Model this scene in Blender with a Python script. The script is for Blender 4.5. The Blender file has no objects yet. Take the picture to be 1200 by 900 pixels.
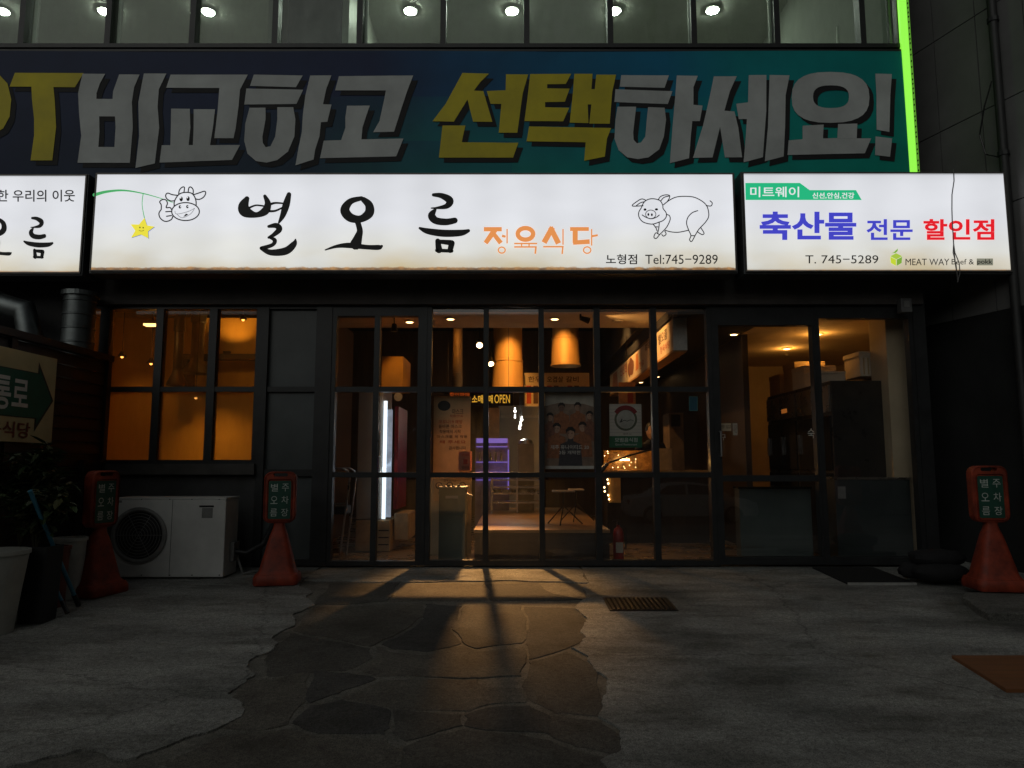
import bpy, bmesh, math, random
from mathutils import Vector, Matrix
from mathutils.geometry import tessellate_polygon
random.seed(7)
R = math.radians
S = bpy.context.scene
COL = S.collection

# ------------------------------------------------------------------ camera
FPX, CX, CY = 844.0, 600.0, 450.0            # focal length and centre in photo pixels (1200 x 900)
PIT = math.atan(95.0 / FPX)
CAMZ = 1.15
cd = bpy.data.cameras.new('camera')
cam = bpy.data.objects.new('camera', cd); COL.objects.link(cam)
cam.location = (0, 0, CAMZ); cam.rotation_euler = (R(90) + PIT, 0, 0)
cd.sensor_width = 36.0; cd.lens = 36.0 * FPX / 1200.0; cd.clip_end = 400; cd.clip_start = .05
S.camera = cam

# ------------------------------------------------------------------ night sky, street glow, exposure
W_ = bpy.data.worlds.new('World'); S.world = W_; W_.use_nodes = True
wn = W_.node_tree; bg = wn.nodes['Background']
sky = wn.nodes.new('ShaderNodeTexSky'); sky.sky_type = 'NISHITA'; sky.sun_disc = False
SUN_EL, SUN_ROT = 26, 206
sky.sun_elevation = R(SUN_EL); sky.sun_rotation = R(SUN_ROT); sky.air_density = 2.0; sky.dust_density = 4.0
hs = wn.nodes.new('ShaderNodeHueSaturation'); hs.inputs['Saturation'].default_value = .30
wn.links.new(sky.outputs[0], hs.inputs['Color']); wn.links.new(hs.outputs[0], bg.inputs[0])
bg.inputs[1].default_value = 0.0070
sl = bpy.data.lights.new('night_glow', 'SUN'); sl.energy = 0.27; sl.angle = R(60); sl.color = (.94, 1.0, .97)
so = bpy.data.objects.new('night_glow', sl); COL.objects.link(so)
so.rotation_euler = (R(90 - SUN_EL), 0, R(180 - SUN_ROT)); so.location = (0, -10, 14)
S.view_settings.view_transform = 'Standard'; S.view_settings.look = 'None'
S.view_settings.exposure = 0.0; S.view_settings.gamma = 1.0; S.view_settings.use_curve_mapping = False
S.render.engine = 'CYCLES'
S.cycles.use_denoising = True
S.cycles.max_bounces = 8; S.cycles.transparent_max_bounces = 32; S.cycles.diffuse_bounces = 4
S.cycles.sample_clamp_indirect = 4.0
S.cycles.caustics_reflective = False; S.cycles.caustics_refractive = False

# ------------------------------------------------------------------ pixels to places
FAC = 8.3                                     # the glass front stands at y = 8.3
SLOPE = 0.05                                  # the yard falls away from the building
cp, sp = math.cos(PIT), math.sin(PIT)
def ray(px, py):
    a, b = px - CX, CY - py
    return Vector((a, FPX * cp - b * sp, FPX * sp + b * cp))
CAMV = Vector((0, 0, CAMZ))
def P(px, py, Y=FAC):
    d = ray(px, py); return CAMV + d * (Y / d.y)
def PX(px, py, X):
    d = ray(px, py); return CAMV + d * (X / d.x)
def PZ(px, py, Z):
    d = ray(px, py); return CAMV + d * ((Z - CAMZ) / d.z)
def gz(y): return SLOPE * (y - FAC)
def G(px, py, up=0.0):
    d = ray(px, py); t = (CAMZ - up + SLOPE * FAC) / (SLOPE * d.y - d.z)
    return CAMV + d * t

# ------------------------------------------------------------------ materials
MATS = {}
def mat(name, col, rough=.6, metal=0., var=.25, scale=6., bump=.0, bscale=60., spec=.5, stretch=(1, 1, 1), col2=None, emit=0.):
    if name in MATS: return MATS[name]
    m = bpy.data.materials.new(name); m.use_nodes = True; MATS[name] = m
    nt = m.node_tree; N = nt.nodes; L = nt.links; b = N['Principled BSDF']
    tc = N.new('ShaderNodeTexCoord'); mp = N.new('ShaderNodeMapping'); mp.inputs['Scale'].default_value = stretch
    L.new(tc.outputs['Object'], mp.inputs[0])
    nz = N.new('ShaderNodeTexNoise'); nz.inputs['Scale'].default_value = scale; nz.inputs['Detail'].default_value = 6
    nz.inputs['Roughness'].default_value = .62; L.new(mp.outputs[0], nz.inputs[0])
    rp = N.new('ShaderNodeValToRGB'); L.new(nz.outputs['Fac'], rp.inputs[0])
    a = [max(0, c * (1 - var)) for c in col]; c2 = col2 or [min(1, c * (1 + var)) for c in col]
    rp.color_ramp.elements[0].position = .32; rp.color_ramp.elements[1].position = .68
    rp.color_ramp.elements[0].color = (*a, 1); rp.color_ramp.elements[1].color = (*c2, 1)
    L.new(rp.outputs[0], b.inputs['Base Color'])
    b.inputs['Roughness'].default_value = rough; b.inputs['Metallic'].default_value = metal
    b.inputs['Specular IOR Level'].default_value = spec
    mr = N.new('ShaderNodeMapRange'); mr.inputs['To Min'].default_value = max(.03, rough - .12); mr.inputs['To Max'].default_value = min(1, rough + .12)
    L.new(nz.outputs['Fac'], mr.inputs[0]); L.new(mr.outputs[0], b.inputs['Roughness'])
    if bump:
        n2 = N.new('ShaderNodeTexNoise'); n2.inputs['Scale'].default_value = bscale; n2.inputs['Detail'].default_value = 5
        L.new(mp.outputs[0], n2.inputs[0])
        bp = N.new('ShaderNodeBump'); bp.inputs['Strength'].default_value = bump; bp.inputs['Distance'].default_value = .01
        L.new(n2.outputs['Fac'], bp.inputs['Height']); L.new(bp.outputs[0], b.inputs['Normal'])
    if emit:
        L.new(rp.outputs[0], b.inputs['Emission Color']); b.inputs['Emission Strength'].default_value = emit
    return m
def paper(name, col, thru=.5, var=.12, scale=5.):
    """thin paper: part of the light from behind comes through"""
    m = mat(name, col, .7, 0, var, scale)
    nt = m.node_tree; N = nt.nodes; L = nt.links; b = N['Principled BSDF']; out = N['Material Output']
    if 'thru' in N: return m
    tl = N.new('ShaderNodeBsdfTranslucent'); tl.name = 'thru'; mx = N.new('ShaderNodeMixShader'); mx.inputs[0].default_value = thru
    L.new(b.inputs['Base Color'].links[0].from_socket, tl.inputs[0]); L.new(b.outputs[0], mx.inputs[1]); L.new(tl.outputs[0], mx.inputs[2]); L.new(mx.outputs[0], out.inputs[0])
    return m
def emit(name, col, strength):
    if name in MATS: return MATS[name]
    m = bpy.data.materials.new(name); m.use_nodes = True; MATS[name] = m
    b = m.node_tree.nodes['Principled BSDF']
    b.inputs['Base Color'].default_value = (*[c * .5 for c in col], 1); b.inputs['Emission Color'].default_value = (*col, 1)
    b.inputs['Emission Strength'].default_value = strength; b.inputs['Roughness'].default_value = .4
    return m
def glass(name, tint=(1, 1, 1), haze=.02, refl=.05, dirt=.02, hazecol=(.8, .8, .8), rough=0.02, smear=None):
    """Thin pane: see-through, a Fresnel-like mirror share, a share of scattering film (grease, dust, condensation)."""
    if name in MATS: return MATS[name]
    m = bpy.data.materials.new(name); m.use_nodes = True; MATS[name] = m
    nt = m.node_tree; N = nt.nodes; L = nt.links
    for n in list(N): N.remove(n)
    out = N.new('ShaderNodeOutputMaterial')
    tr = N.new('ShaderNodeBsdfTransparent'); tr.inputs[0].default_value = (*tint, 1)
    gl = N.new('ShaderNodeBsdfGlossy'); gl.inputs['Roughness'].default_value = rough
    tl = N.new('ShaderNodeBsdfTranslucent'); tl.inputs[0].default_value = (*hazecol, 1)
    df = N.new('ShaderNodeBsdfDiffuse'); df.inputs[0].default_value = (*hazecol, 1)
    ad = N.new('ShaderNodeMixShader'); ad.inputs[0].default_value = .25
    L.new(tl.outputs[0], ad.inputs[1]); L.new(df.outputs[0], ad.inputs[2])
    tc = N.new('ShaderNodeTexCoord'); mp = N.new('ShaderNodeMapping'); mp.inputs['Scale'].default_value = smear or (3, 1, .9)
    L.new(tc.outputs['Object'], mp.inputs[0])
    nz = N.new('ShaderNodeTexNoise'); nz.inputs['Scale'].default_value = 3.; nz.inputs['Detail'].default_value = 7; nz.inputs['Roughness'].default_value = .7
    L.new(mp.outputs[0], nz.inputs[0])
    mr = N.new('ShaderNodeMapRange'); mr.inputs['From Min'].default_value = .3; mr.inputs['From Max'].default_value = .75
    mr.inputs['To Min'].default_value = haze; mr.inputs['To Max'].default_value = haze + dirt
    L.new(nz.outputs['Fac'], mr.inputs[0])
    m1 = N.new('ShaderNodeMixShader'); L.new(mr.outputs[0], m1.inputs[0]); L.new(tr.outputs[0], m1.inputs[1]); L.new(ad.outputs[0], m1.inputs[2])
    lw = N.new('ShaderNodeLayerWeight'); lw.inputs['Blend'].default_value = .5
    pw = N.new('ShaderNodeMath'); pw.operation = 'POWER'; pw.inputs[1].default_value = 4; L.new(lw.outputs['Facing'], pw.inputs[0])
    ma = N.new('ShaderNodeMath'); ma.operation = 'MULTIPLY_ADD'; ma.inputs[1].default_value = .6; ma.inputs[2].default_value = refl
    L.new(pw.outputs[0], ma.inputs[0])
    m2 = N.new('ShaderNodeMixShader'); L.new(ma.outputs[0], m2.inputs[0]); L.new(m1.outputs[0], m2.inputs[1]); L.new(gl.outputs[0], m2.inputs[2])
    L.new(m2.outputs[0], out.inputs[0])
    return m

# ------------------------------------------------------------------ objects
WORLD = {}
def tag(o, label=None, cat=None, group=None, kind=None):
    if label: o['label'] = label
    if cat: o['category'] = cat
    if group: o['group'] = group
    if kind: o['kind'] = kind
    return o
def thing(name, loc, label=None, cat=None, group=None, kind=None):
    o = bpy.data.objects.new(name, None); COL.objects.link(o); o.empty_display_size = .1
    o.location = loc; WORLD[o.name] = Vector(loc)
    return tag(o, label, cat, group, kind)
class MB:
    def __init__(s): s.v = []; s.f = []; s.smooth = False
    def add(s, vs, fs):
        k = len(s.v); s.v += [tuple(v) for v in vs]; s.f += [tuple(i + k for i in f) for f in fs]; return s
    def box(s, x0, x1, y0, y1, z0, z1):
        x0, x1 = sorted((x0, x1)); y0, y1 = sorted((y0, y1)); z0, z1 = sorted((z0, z1))
        return s.hexa([(x0, y0, z0), (x1, y0, z0), (x1, y1, z0), (x0, y1, z0), (x0, y0, z1), (x1, y0, z1), (x1, y1, z1), (x0, y1, z1)])
    def hexa(s, p):
        return s.add(p, [(0, 3, 2, 1), (4, 5, 6, 7), (0, 1, 5, 4), (1, 2, 6, 5), (2, 3, 7, 6), (3, 0, 4, 7)])
    def quad(s, *p): return s.add(p, [tuple(range(len(p)))])
    def loft(s, rings, cap=True, closed=True):
        n = len(rings[0]); vs = [p for r in rings for p in r]; fs = []
        for i in range(len(rings) - 1):
            for j in range(n if closed else n - 1):
                a, b = i * n + j, i * n + (j + 1) % n
                fs.append((a, b, b + n, a + n))
        if cap: fs.append(tuple(range(n - 1, -1, -1))); fs.append(tuple((len(rings) - 1) * n + j for j in range(n)))
        return s.add(vs, fs)
    def tube(s, pts, r, n=8, cap=True):
        pts = [Vector(p) for p in pts]; rs = r if isinstance(r, (list, tuple)) else [r] * len(pts)
        rings = []; prev = None
        for i, p in enumerate(pts):
            t = (pts[min(i + 1, len(pts) - 1)] - pts[max(i - 1, 0)]).normalized()
            if prev is None:
                a = Vector((0, 0, 1)) if abs(t.z) < .9 else Vector((1, 0, 0)); u = t.cross(a).normalized()
            else: u = (prev - t * prev.dot(t)).normalized()
            prev = u; w = t.cross(u)
            rings.append([p + (u * math.cos(q * 2 * math.pi / n) + w * math.sin(q * 2 * math.pi / n)) * rs[i] for q in range(n)])
        return s.loft(rings, cap)
    def lathe(s, prof, c, n=20, cap=True):
        c = Vector(c)
        return s.loft([[c + Vector((r * math.cos(q * 2 * math.pi / n), r * math.sin(q * 2 * math.pi / n), z)) for q in range(n)] for r, z in prof], cap)
    def poly(s, pts, m, d0=0., d1=None, holes=()):
        """polygon (2D) through the mapping m(u,v,d); with d1 it is extruded from d0 out to d1"""
        loops = [list(pts)] + [list(h) for h in holes]
        flat = [p for l in loops for p in l]
        tris = tessellate_polygon([[Vector((p[0], p[1], 0)) for p in l] for l in loops])
        top = d1 if d1 is not None else d0
        s.add([m(p[0], p[1], top) for p in flat], [tuple(t) for t in tris])
        if d1 is not None:
            for l in loops:
                n = len(l)
                s.add([m(p[0], p[1], d0) for p in l] + [m(p[0], p[1], d1) for p in l],
                      [(j, (j + 1) % n, (j + 1) % n + n, j + n) for j in range(n)])
        return s
    def stroke(s, pts, m, d=0., res=5, closed=False, caps=True):
        """brush stroke with a width at every point (x, y, w)"""
        pts = [Vector(p) for p in pts]; n = len(pts); out = []
        segs = n if closed else n - 1
        for i in range(segs):
            if closed: p0, p1, p2, p3 = pts[(i - 1) % n], pts[i], pts[(i + 1) % n], pts[(i + 2) % n]
            else: p0, p1, p2, p3 = pts[max(i - 1, 0)], pts[i], pts[i + 1], pts[min(i + 2, n - 1)]
            k = res if n > 2 else 1
            for j in range(k):
                t = j / k
                out.append(.5 * ((2 * p1) + (p2 - p0) * t + (2 * p0 - 5 * p1 + 4 * p2 - p3) * t * t + (3 * p1 - p0 - 3 * p2 + p3) * t ** 3))
        if not closed: out.append(pts[-1])
        N = len(out); L = []; Rr = []
        for i, p in enumerate(out):
            a = out[(i - 1) % N] if closed else out[max(i - 1, 0)]; b = out[(i + 1) % N] if closed else out[min(i + 1, N - 1)]
            t = Vector((b.x - a.x, b.y - a.y)); t = t.normalized() if t.length > 1e-9 else Vector((1, 0))
            h = max(p.z, .01) / 2
            L.append((p.x - t.y * h, p.y + t.x * h)); Rr.append((p.x + t.y * h, p.y - t.x * h))
        vs = [m(x, y, d) for x, y in L] + [m(x, y, d) for x, y in Rr]
        fs = [(i, (i + 1) % N, N + (i + 1) % N, N + i) for i in range(N if closed else N - 1)]
        s.add(vs, fs)
        if caps and not closed:
            for p in (out[0], out[-1]):
                h = p.z / 2
                s.add([m(p.x + h * math.cos(q * math.pi / 5), p.y + h * math.sin(q * math.pi / 5), d + .0002) for q in range(10)], [tuple(range(10))])
        return s
    def ell(s, cx, cy, rx, ry, m, d=0., n=18):
        return s.add([m(cx + rx * math.cos(q * 2 * math.pi / n), cy + ry * math.sin(q * 2 * math.pi / n), d) for q in range(n)], [tuple(range(n))])
    def ring(s, cx, cy, rx, ry, w, m, d=0., n=20):
        return s.stroke([(cx + rx * math.cos(q * 2 * math.pi / n), cy + ry * math.sin(q * 2 * math.pi / n), w) for q in range(n)], m, d, 2, True)
    def build(s, name, material, parent=None, bevel=0., smooth=False, fix=True, seg=2):
        me = bpy.data.meshes.new(name)
        base = Vector((0, 0, 0))
        if parent is not None: base = WORLD[parent.name]
        else:
            xs, ys, zs = zip(*s.v); base = Vector(((min(xs) + max(xs)) / 2, (min(ys) + max(ys)) / 2, min(zs)))
        me.from_pydata([tuple(Vector(v) - base) for v in s.v], [], s.f)
        bm = bmesh.new(); bm.from_mesh(me)
        if fix: bmesh.ops.recalc_face_normals(bm, faces=bm.faces)
        if bevel:
            es = [e for e in bm.edges if len(e.link_faces) == 2 and e.calc_face_angle(0) > .6]
            bmesh.ops.bevel(bm, geom=es, offset=bevel, segments=seg, affect='EDGES', profile=.6)
        if smooth:
            for f in bm.faces: f.smooth = True
        bm.to_mesh(me); bm.free()
        if smooth:
            try: me.set_sharp_from_angle(angle=R(40))
            except Exception: pass
        me.materials.append(material)
        o = bpy.data.objects.new(name, me); COL.objects.link(o)
        if parent is not None: o.parent = parent; WORLD[o.name] = base
        else: o.location = base; WORLD[o.name] = base
        return o
def front(Y):                                  # lettering plane facing the street, drawn in photo pixels
    return lambda u, v, d=0.: P(u, v, Y) + Vector((0, -d, 0))
def zoomed(m, ox, oy, k, ky=None):             # the same, drawn in a k times enlarged crop that starts at (ox, oy)
    ky = ky or k
    return lambda u, v, d=0.: m(ox + u / k, oy + v / ky, d)
def local(o, u, v, n):                         # plane with its own axes in metres
    o, u, v, n = Vector(o), Vector(u), Vector(v), Vector(n)
    return lambda a, b, d=0.: o + u * a + v * b + n * d
TEXTJOBS = []
def text(name, s, m, x0, y0, x1, y1, material, parent, bold=0., d=.004, slant=0.):
    """lettering fitted into the box (x0, y0)-(x1, y1) of the mapping; y0 is the top edge (made all together at the end)"""
    TEXTJOBS.append((name, s, m, x0, y0, x1, y1, material, parent, bold, d, slant))
def make_texts():
    keys = sorted({(j[1], j[9]) for j in TEXTJOBS}); obs = {}
    for s, bold in keys:
        cu = bpy.data.curves.new('t', 'FONT'); cu.body = s; cu.size = 1; cu.offset = bold; cu.resolution_u = 3; cu.fill_mode = 'FRONT'
        ob = bpy.data.objects.new('t', cu); COL.objects.link(ob); obs[(s, bold)] = ob
    bpy.context.view_layer.update(); dg = bpy.context.evaluated_depsgraph_get(); geo = {}
    for k, ob in obs.items():
        me = bpy.data.meshes.new_from_object(ob.evaluated_get(dg))
        geo[k] = ([tuple(v.co) for v in me.vertices], [tuple(p.vertices) for p in me.polygons]); bpy.data.meshes.remove(me)
    for ob in obs.values():
        cu = ob.data; bpy.data.objects.remove(ob); bpy.data.curves.remove(cu)
    for (name, s, m, x0, y0, x1, y1, material, parent, bold, d, slant) in TEXTJOBS:
        vs, fs = geo[(s, bold)]
        if not vs: continue
        ax, bx = min(v[0] for v in vs), max(v[0] for v in vs); ay, by = min(v[1] for v in vs), max(v[1] for v in vs)
        mb = MB()
        mb.add([m(x0 + (v[0] - ax) / (bx - ax) * (x1 - x0), y1 + (v[1] - ay) / (by - ay) * (y0 - y1), d) for v in vs], fs)
        mb.build(name, material, parent, fix=False)
def lamp(name, kind, loc, power, col, parent=None, radius=.05, aim=None, cone=60, blend=.4, size=None):
    l = bpy.data.lights.new(name, kind); l.energy = power; l.color = col
    if kind in ('POINT', 'SPOT'): l.shadow_soft_size = radius
    if kind == 'SPOT': l.spot_size = R(cone); l.spot_blend = blend
    if kind == 'AREA': l.shape = 'RECTANGLE'; l.size, l.size_y = size
    o = bpy.data.objects.new(name, l); COL.objects.link(o)
    loc = Vector(loc)
    if aim is not None: o.rotation_euler = (Vector(aim) - loc).to_track_quat('-Z', 'Y').to_euler()
    if parent is not None: o.parent = parent; loc = loc - WORLD[parent.name]
    o.location = loc
    return o
def rrect(cx, cy, w, h, r, n=5):
    out = []
    for k, (sx, sy) in enumerate(((1, 1), (-1, 1), (-1, -1), (1, -1))):
        for q in range(n + 1):
            a = (k + q / n) * math.pi / 2
            out.append((cx + sx * (w / 2 - r) + r * math.cos(a), cy + sy * (h / 2 - r) + r * math.sin(a)))
    return out
WARM = (1.0, .52, .17); AMBER = (1.0, .46, .09); COOL = (.85, .93, 1.0)
# ------------------------------------------------------------------ ground, flagstones, poured concrete
def ground_mat(name, c1, c2, stain, sc=.9, streak=(1, 1, 1), bump=.5, rough=.85, crack=.42, cdark=.5):
    m = bpy.data.materials.new(name); m.use_nodes = True; nt = m.node_tree; N = nt.nodes; L = nt.links; b = N['Principled BSDF']
    g = N.new('ShaderNodeNewGeometry'); mp = N.new('ShaderNodeMapping'); mp.inputs['Scale'].default_value = streak
    mp.inputs['Rotation'].default_value = (0, 0, R(28)); L.new(g.outputs['Position'], mp.inputs[0])
    def noise(s, det=8, ro=.6, v=None):
        n = N.new('ShaderNodeTexNoise'); n.inputs['Scale'].default_value = s; n.inputs['Detail'].default_value = det; n.inputs['Roughness'].default_value = ro
        L.new((v or g.outputs['Position']), n.inputs[0]); return n
    a = noise(sc, 8, .65, mp.outputs[0]); f = noise(38, 6, .7); s = noise(2.3, 7, .7, mp.outputs[0])
    r1 = N.new('ShaderNodeValToRGB'); L.new(a.outputs['Fac'], r1.inputs[0])
    r1.color_ramp.elements[0].position = .33; r1.color_ramp.elements[1].position = .66
    r1.color_ramp.elements[0].color = (*c1, 1); r1.color_ramp.elements[1].color = (*c2, 1)
    r2 = N.new('ShaderNodeValToRGB'); L.new(s.outputs['Fac'], r2.inputs[0])
    r2.color_ramp.elements[0].position = .50; r2.color_ramp.elements[0].color = (1, 1, 1, 1)
    r2.color_ramp.elements[1].position = .72; r2.color_ramp.elements[1].color = (*stain, 1)
    r3 = N.new('ShaderNodeValToRGB'); L.new(f.outputs['Fac'], r3.inputs[0])
    r3.color_ramp.elements[0].position = .3; r3.color_ramp.elements[0].color = (.55, .55, .55, 1)
    r3.color_ramp.elements[1].position = .65; r3.color_ramp.elements[1].color = (1.15, 1.15, 1.15, 1)
    gr = noise(170, 3, .6); rg = N.new('ShaderNodeValToRGB'); L.new(gr.outputs['Fac'], rg.inputs[0])     # grit and small pits
    rg.color_ramp.elements[0].position = .36; rg.color_ramp.elements[0].color = (.35, .35, .35, 1)
    rg.color_ramp.elements[1].position = .50; rg.color_ramp.elements[1].color = (1, 1, 1, 1)
    k = rg.color_ramp.elements.new(.70); k.color = (1.35, 1.35, 1.3, 1)
    ck = N.new('ShaderNodeTexVoronoi'); ck.feature = 'DISTANCE_TO_EDGE'; ck.inputs['Scale'].default_value = crack      # hairline cracks
    wv = N.new('ShaderNodeMix'); wv.data_type = 'RGBA'; wv.inputs[0].default_value = .22; L.new(g.outputs['Position'], wv.inputs[6]); L.new(s.outputs['Color'], wv.inputs[7]); L.new(wv.outputs[2], ck.inputs[0])
    rk = N.new('ShaderNodeValToRGB'); L.new(ck.outputs['Distance'], rk.inputs[0])
    rk.color_ramp.elements[0].position = .0; rk.color_ramp.elements[0].color = (*[cdark] * 3, 1); rk.color_ramp.elements[1].position = .004; rk.color_ramp.elements[1].color = (1, 1, 1, 1)
    oil = noise(.55, 4, .5); ro = N.new('ShaderNodeValToRGB'); L.new(oil.outputs['Fac'], ro.inputs[0])             # old oil and water stains
    ro.color_ramp.elements[0].position = .36; ro.color_ramp.elements[0].color = (.50, .49, .47, 1); ro.color_ramp.elements[1].position = .47; ro.color_ramp.elements[1].color = (1, 1, 1, 1)
    def mul(x, y):
        k = N.new('ShaderNodeMix'); k.data_type = 'RGBA'; k.blend_type = 'MULTIPLY'; k.inputs[0].default_value = 1
        L.new(x, k.inputs[6]); L.new(y, k.inputs[7]); return k.outputs[2]
    L.new(mul(mul(mul(mul(mul(r1.outputs[0], r2.outputs[0]), r3.outputs[0]), rg.outputs[0]), rk.outputs[0]), ro.outputs[0]), b.inputs['Base Color'])
    b.inputs['Roughness'].default_value = rough; b.inputs['Specular IOR Level'].default_value = .35
    bp = N.new('ShaderNodeBump'); bp.inputs['Strength'].default_value = bump; bp.inputs['Distance'].default_value = .012
    ad = N.new('ShaderNodeMath'); ad.operation = 'MULTIPLY_ADD'; ad.inputs[1].default_value = 1.6
    L.new(s.outputs['Fac'], ad.inputs[0]); L.new(f.outputs['Fac'], ad.inputs[2]); L.new(ad.outputs[0], bp.inputs['Height'])
    L.new(bp.outputs[0], b.inputs['Normal'])
    return m
M_DIRT = ground_mat('mortar_bed', (.13, .125, .11), (.24, .23, .20), (.7, .7, .7), 5, cdark=1.0)
M_CONC = ground_mat('weathered_concrete', (.20, .20, .187), (.47, .47, .44), (.50, .49, .46), .8, (1.0, 2.6, 1), .7)
M_STONE = [ground_mat('flagstone_%d' % i, a, b, (.6, .58, .55), 2.2, (1, 1, 1), .8, cdark=1.0) for i, (a, b) in enumerate((
    ((.085, .080, .070), (.15, .142, .125)), ((.115, .105, .088), (.19, .176, .15)), ((.065, .064, .060), (.115, .112, .105))))]
mb = MB()
ys = [-70, -30, -12, -4, 0, 3, 6, 8.6, 20]
for i in range(len(ys) - 1):
    mb.quad((-70, ys[i], gz(ys[i])), (70, ys[i], gz(ys[i])), (70, ys[i + 1], gz(min(ys[i + 1], 8.6))), (-70, ys[i + 1], gz(min(ys[i + 1], 8.6))))
tag(mb.build('ground', M_DIRT), 'dark ground sheet under the yard sloping gently to the street', kind='structure')

def rough_edge(pts, step=.04, amp=.012, closed=True, seed=1):
    """a worn outline: slow wander plus finer chipping along each edge"""
    rnd = random.Random(seed); out = []; n = len(pts); dist = 0.
    ph = [rnd.uniform(0, 6.28) for _ in range(4)]; fr = [rnd.uniform(.8, 1.25) * f for f in (5, 13, 31, 67)]; am = (.85, .16, .07, .04)
    for i in range(n if closed else n - 1):
        a, b = Vector(pts[i][:2]), Vector(pts[(i + 1) % n][:2]); l = (b - a).length; k = max(1, min(70, int(l / step)))
        t = (b - a).normalized() if l else Vector((1, 0)); nrm = Vector((-t.y, t.x))
        for j in range(k):
            p = a + (b - a) * (j / k); d = dist + l * j / k
            if j or not closed: p = p + nrm * amp * 1.6 * sum(m_ * math.sin(f * d * 2 + q) for m_, f, q in zip(am, fr, ph)) + nrm * rnd.uniform(-.22, .22) * amp
            out.append((p.x, p.y))
        dist += l
    return out
def slab(name, pts, z0, z1, material, parent=None, bevel=0., tilt=(0, 0), crown=None):
    c = (sum(p[0] for p in pts) / len(pts), sum(p[1] for p in pts) / len(pts))
    m = lambda x, y, d: Vector((x, y, gz(y) + d + (tilt[0] * (x - c[0]) + tilt[1] * (y - c[1]) if d > z0 + 1e-6 else 0)))
    mb = MB()
    if not bevel:
        mb.poly(pts, m, z0, z1)
        return mb.build(name, material, parent)
    n = len(pts); ins = []
    for i in range(n):                                            # worn edge: a lower outer ring, the top set in a little
        p = Vector(pts[i]); q = Vector(c) - p; ins.append(tuple(p + q.normalized() * bevel))
    mb.poly(ins, m, z1)
    mb.add([m(*p, z0) for p in pts] + [m(*p, z1 - bevel * .5) for p in pts] + [m(*p, z1) for p in ins],
           [(j, (j + 1) % n, (j + 1) % n + n, j + n) for j in range(n)] + [(j + n, (j + 1) % n + n, (j + 1) % n + 2 * n, j + 2 * n) for j in range(n)])
    return mb.build(name, material, parent)
paving = thing('flagstone_paving', (0, 5, gz(5)), 'irregular dark flagstones leading to the glass front', None, kind='structure')
STONES = [
 [(205, 206), (265, 134), (500, 130), (462, 194), (330, 204)], [(472, 195), (514, 132), (800, 136), (815, 192)],
 [(827, 192), (814, 137), (985, 132), (1042, 170), (1150, 190)],
 [(200, 216), (330, 213), (583, 206), (583, 250), (480, 318), (402, 352), (280, 328), (134, 298)],
 [(597, 206), (722, 214), (682, 290), (718, 342), (600, 372), (482, 362), (445, 345), (502, 322), (592, 256)],
 [(736, 214), (932, 214), (953, 300), (933, 342), (770, 359), (727, 336), (694, 290)],
 [(946, 214), (1150, 222), (1172, 330), (1092, 360), (962, 398), (950, 345), (967, 300)],
 [(122, 307), (275, 338), (398, 362), (406, 393), (320, 436), (50, 458), (30, 400)],
 [(424, 354), (470, 374), (600, 386), (722, 354), (770, 374), (938, 357), (942, 400), (928, 458), (760, 463), (432, 458), (366, 430), (418, 400)],
 [(962, 412), (1092, 374), (1200, 440), (1212, 598), (1052, 588), (974, 548), (945, 500)],
 [(-60, 470), (60, 472), (188, 444), (165, 540), (112, 626), (0, 648), (-110, 640)],
 [(202, 442), (322, 448), (416, 468), (290, 517), (192, 552), (180, 540)],
 [(304, 530), (440, 474), (778, 472), (798, 497), (928, 504), (946, 550), (830, 555), (748, 581), (560, 572), (470, 566), (322, 540)],
 [(134, 625), (192, 563), (302, 542), (468, 580), (466, 640), (448, 662), (202, 652)],
 [(484, 578), (560, 588), (718, 594), (722, 632), (640, 650), (530, 684), (484, 656)],
 [(738, 596), (842, 567), (958, 562), (1026, 597), (1026, 661), (842, 646), (738, 632)],
 [(1048, 602), (1210, 617), (1250, 650), (1310, 700), (1290, 742), (1132, 706), (1044, 670)],
 [(-340, 768), (-110, 672), (108, 644), (200, 668), (456, 684), (504, 720), (495, 800), (200, 830), (-120, 815)],
 [(522, 716), (642, 668), (732, 648), (862, 664), (1028, 688), (1128, 722), (1280, 764), (1320, 850), (900, 880), (520, 830)],
 [(-900, 800), (-350, 778), (-130, 822), (180, 840), (170, 900), (-900, 960)], [(190, 842), (500, 812), (515, 842), (890, 890), (1320, 865), (1360, 1010), (180, 1010)],
]
for i, st in enumerate(STONES):
    pts = [G(300 + x / 3.0, 640 + y / 3.0) for x, y in st]
    c_ = sum(pts, Vector()) / len(pts); pts = [p + (p - c_).normalized() * .010 for p in pts]
    pts = rough_edge([(p.x, p.y) for p in pts], .035, .010, True, i)
    rnd = random.Random(i * 3)
    slab('flagstone', pts, -.002, .004 + rnd.uniform(-.001, .003), M_STONE[(i * 7 + i // 3) % 3], paving, .005, (rnd.uniform(-.004, .004), rnd.uniform(-.004, .004)))
def gpts(l): return [(G(*p).x, G(*p).y) for p in l]
LB = [(352, 682), (367, 705), (350, 722), (333, 740), (313, 763), (300, 775), (290, 790), (277, 810), (283, 827), (267, 848), (255, 858), (233, 867), (190, 876), (150, 888), (100, 884), (47, 893), (-40, 900)]
RB = [(690, 684), (678, 714), (684, 730), (688, 748), (667, 761), (694, 771), (698, 785), (705, 797), (709, 812), (713, 829), (704, 841), (718, 856), (722, 870), (727, 885), (713, 893), (728, 920)]
left = rough_edge(gpts(LB), .02, .032, False, 11); right = rough_edge(gpts(RB), .025, .024, False, 12)
yard = thing('concrete_yard', (0, 6, gz(6)), 'worn grey concrete poured around the flagstones', None, kind='structure')
seam = G(352, 682)
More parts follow.
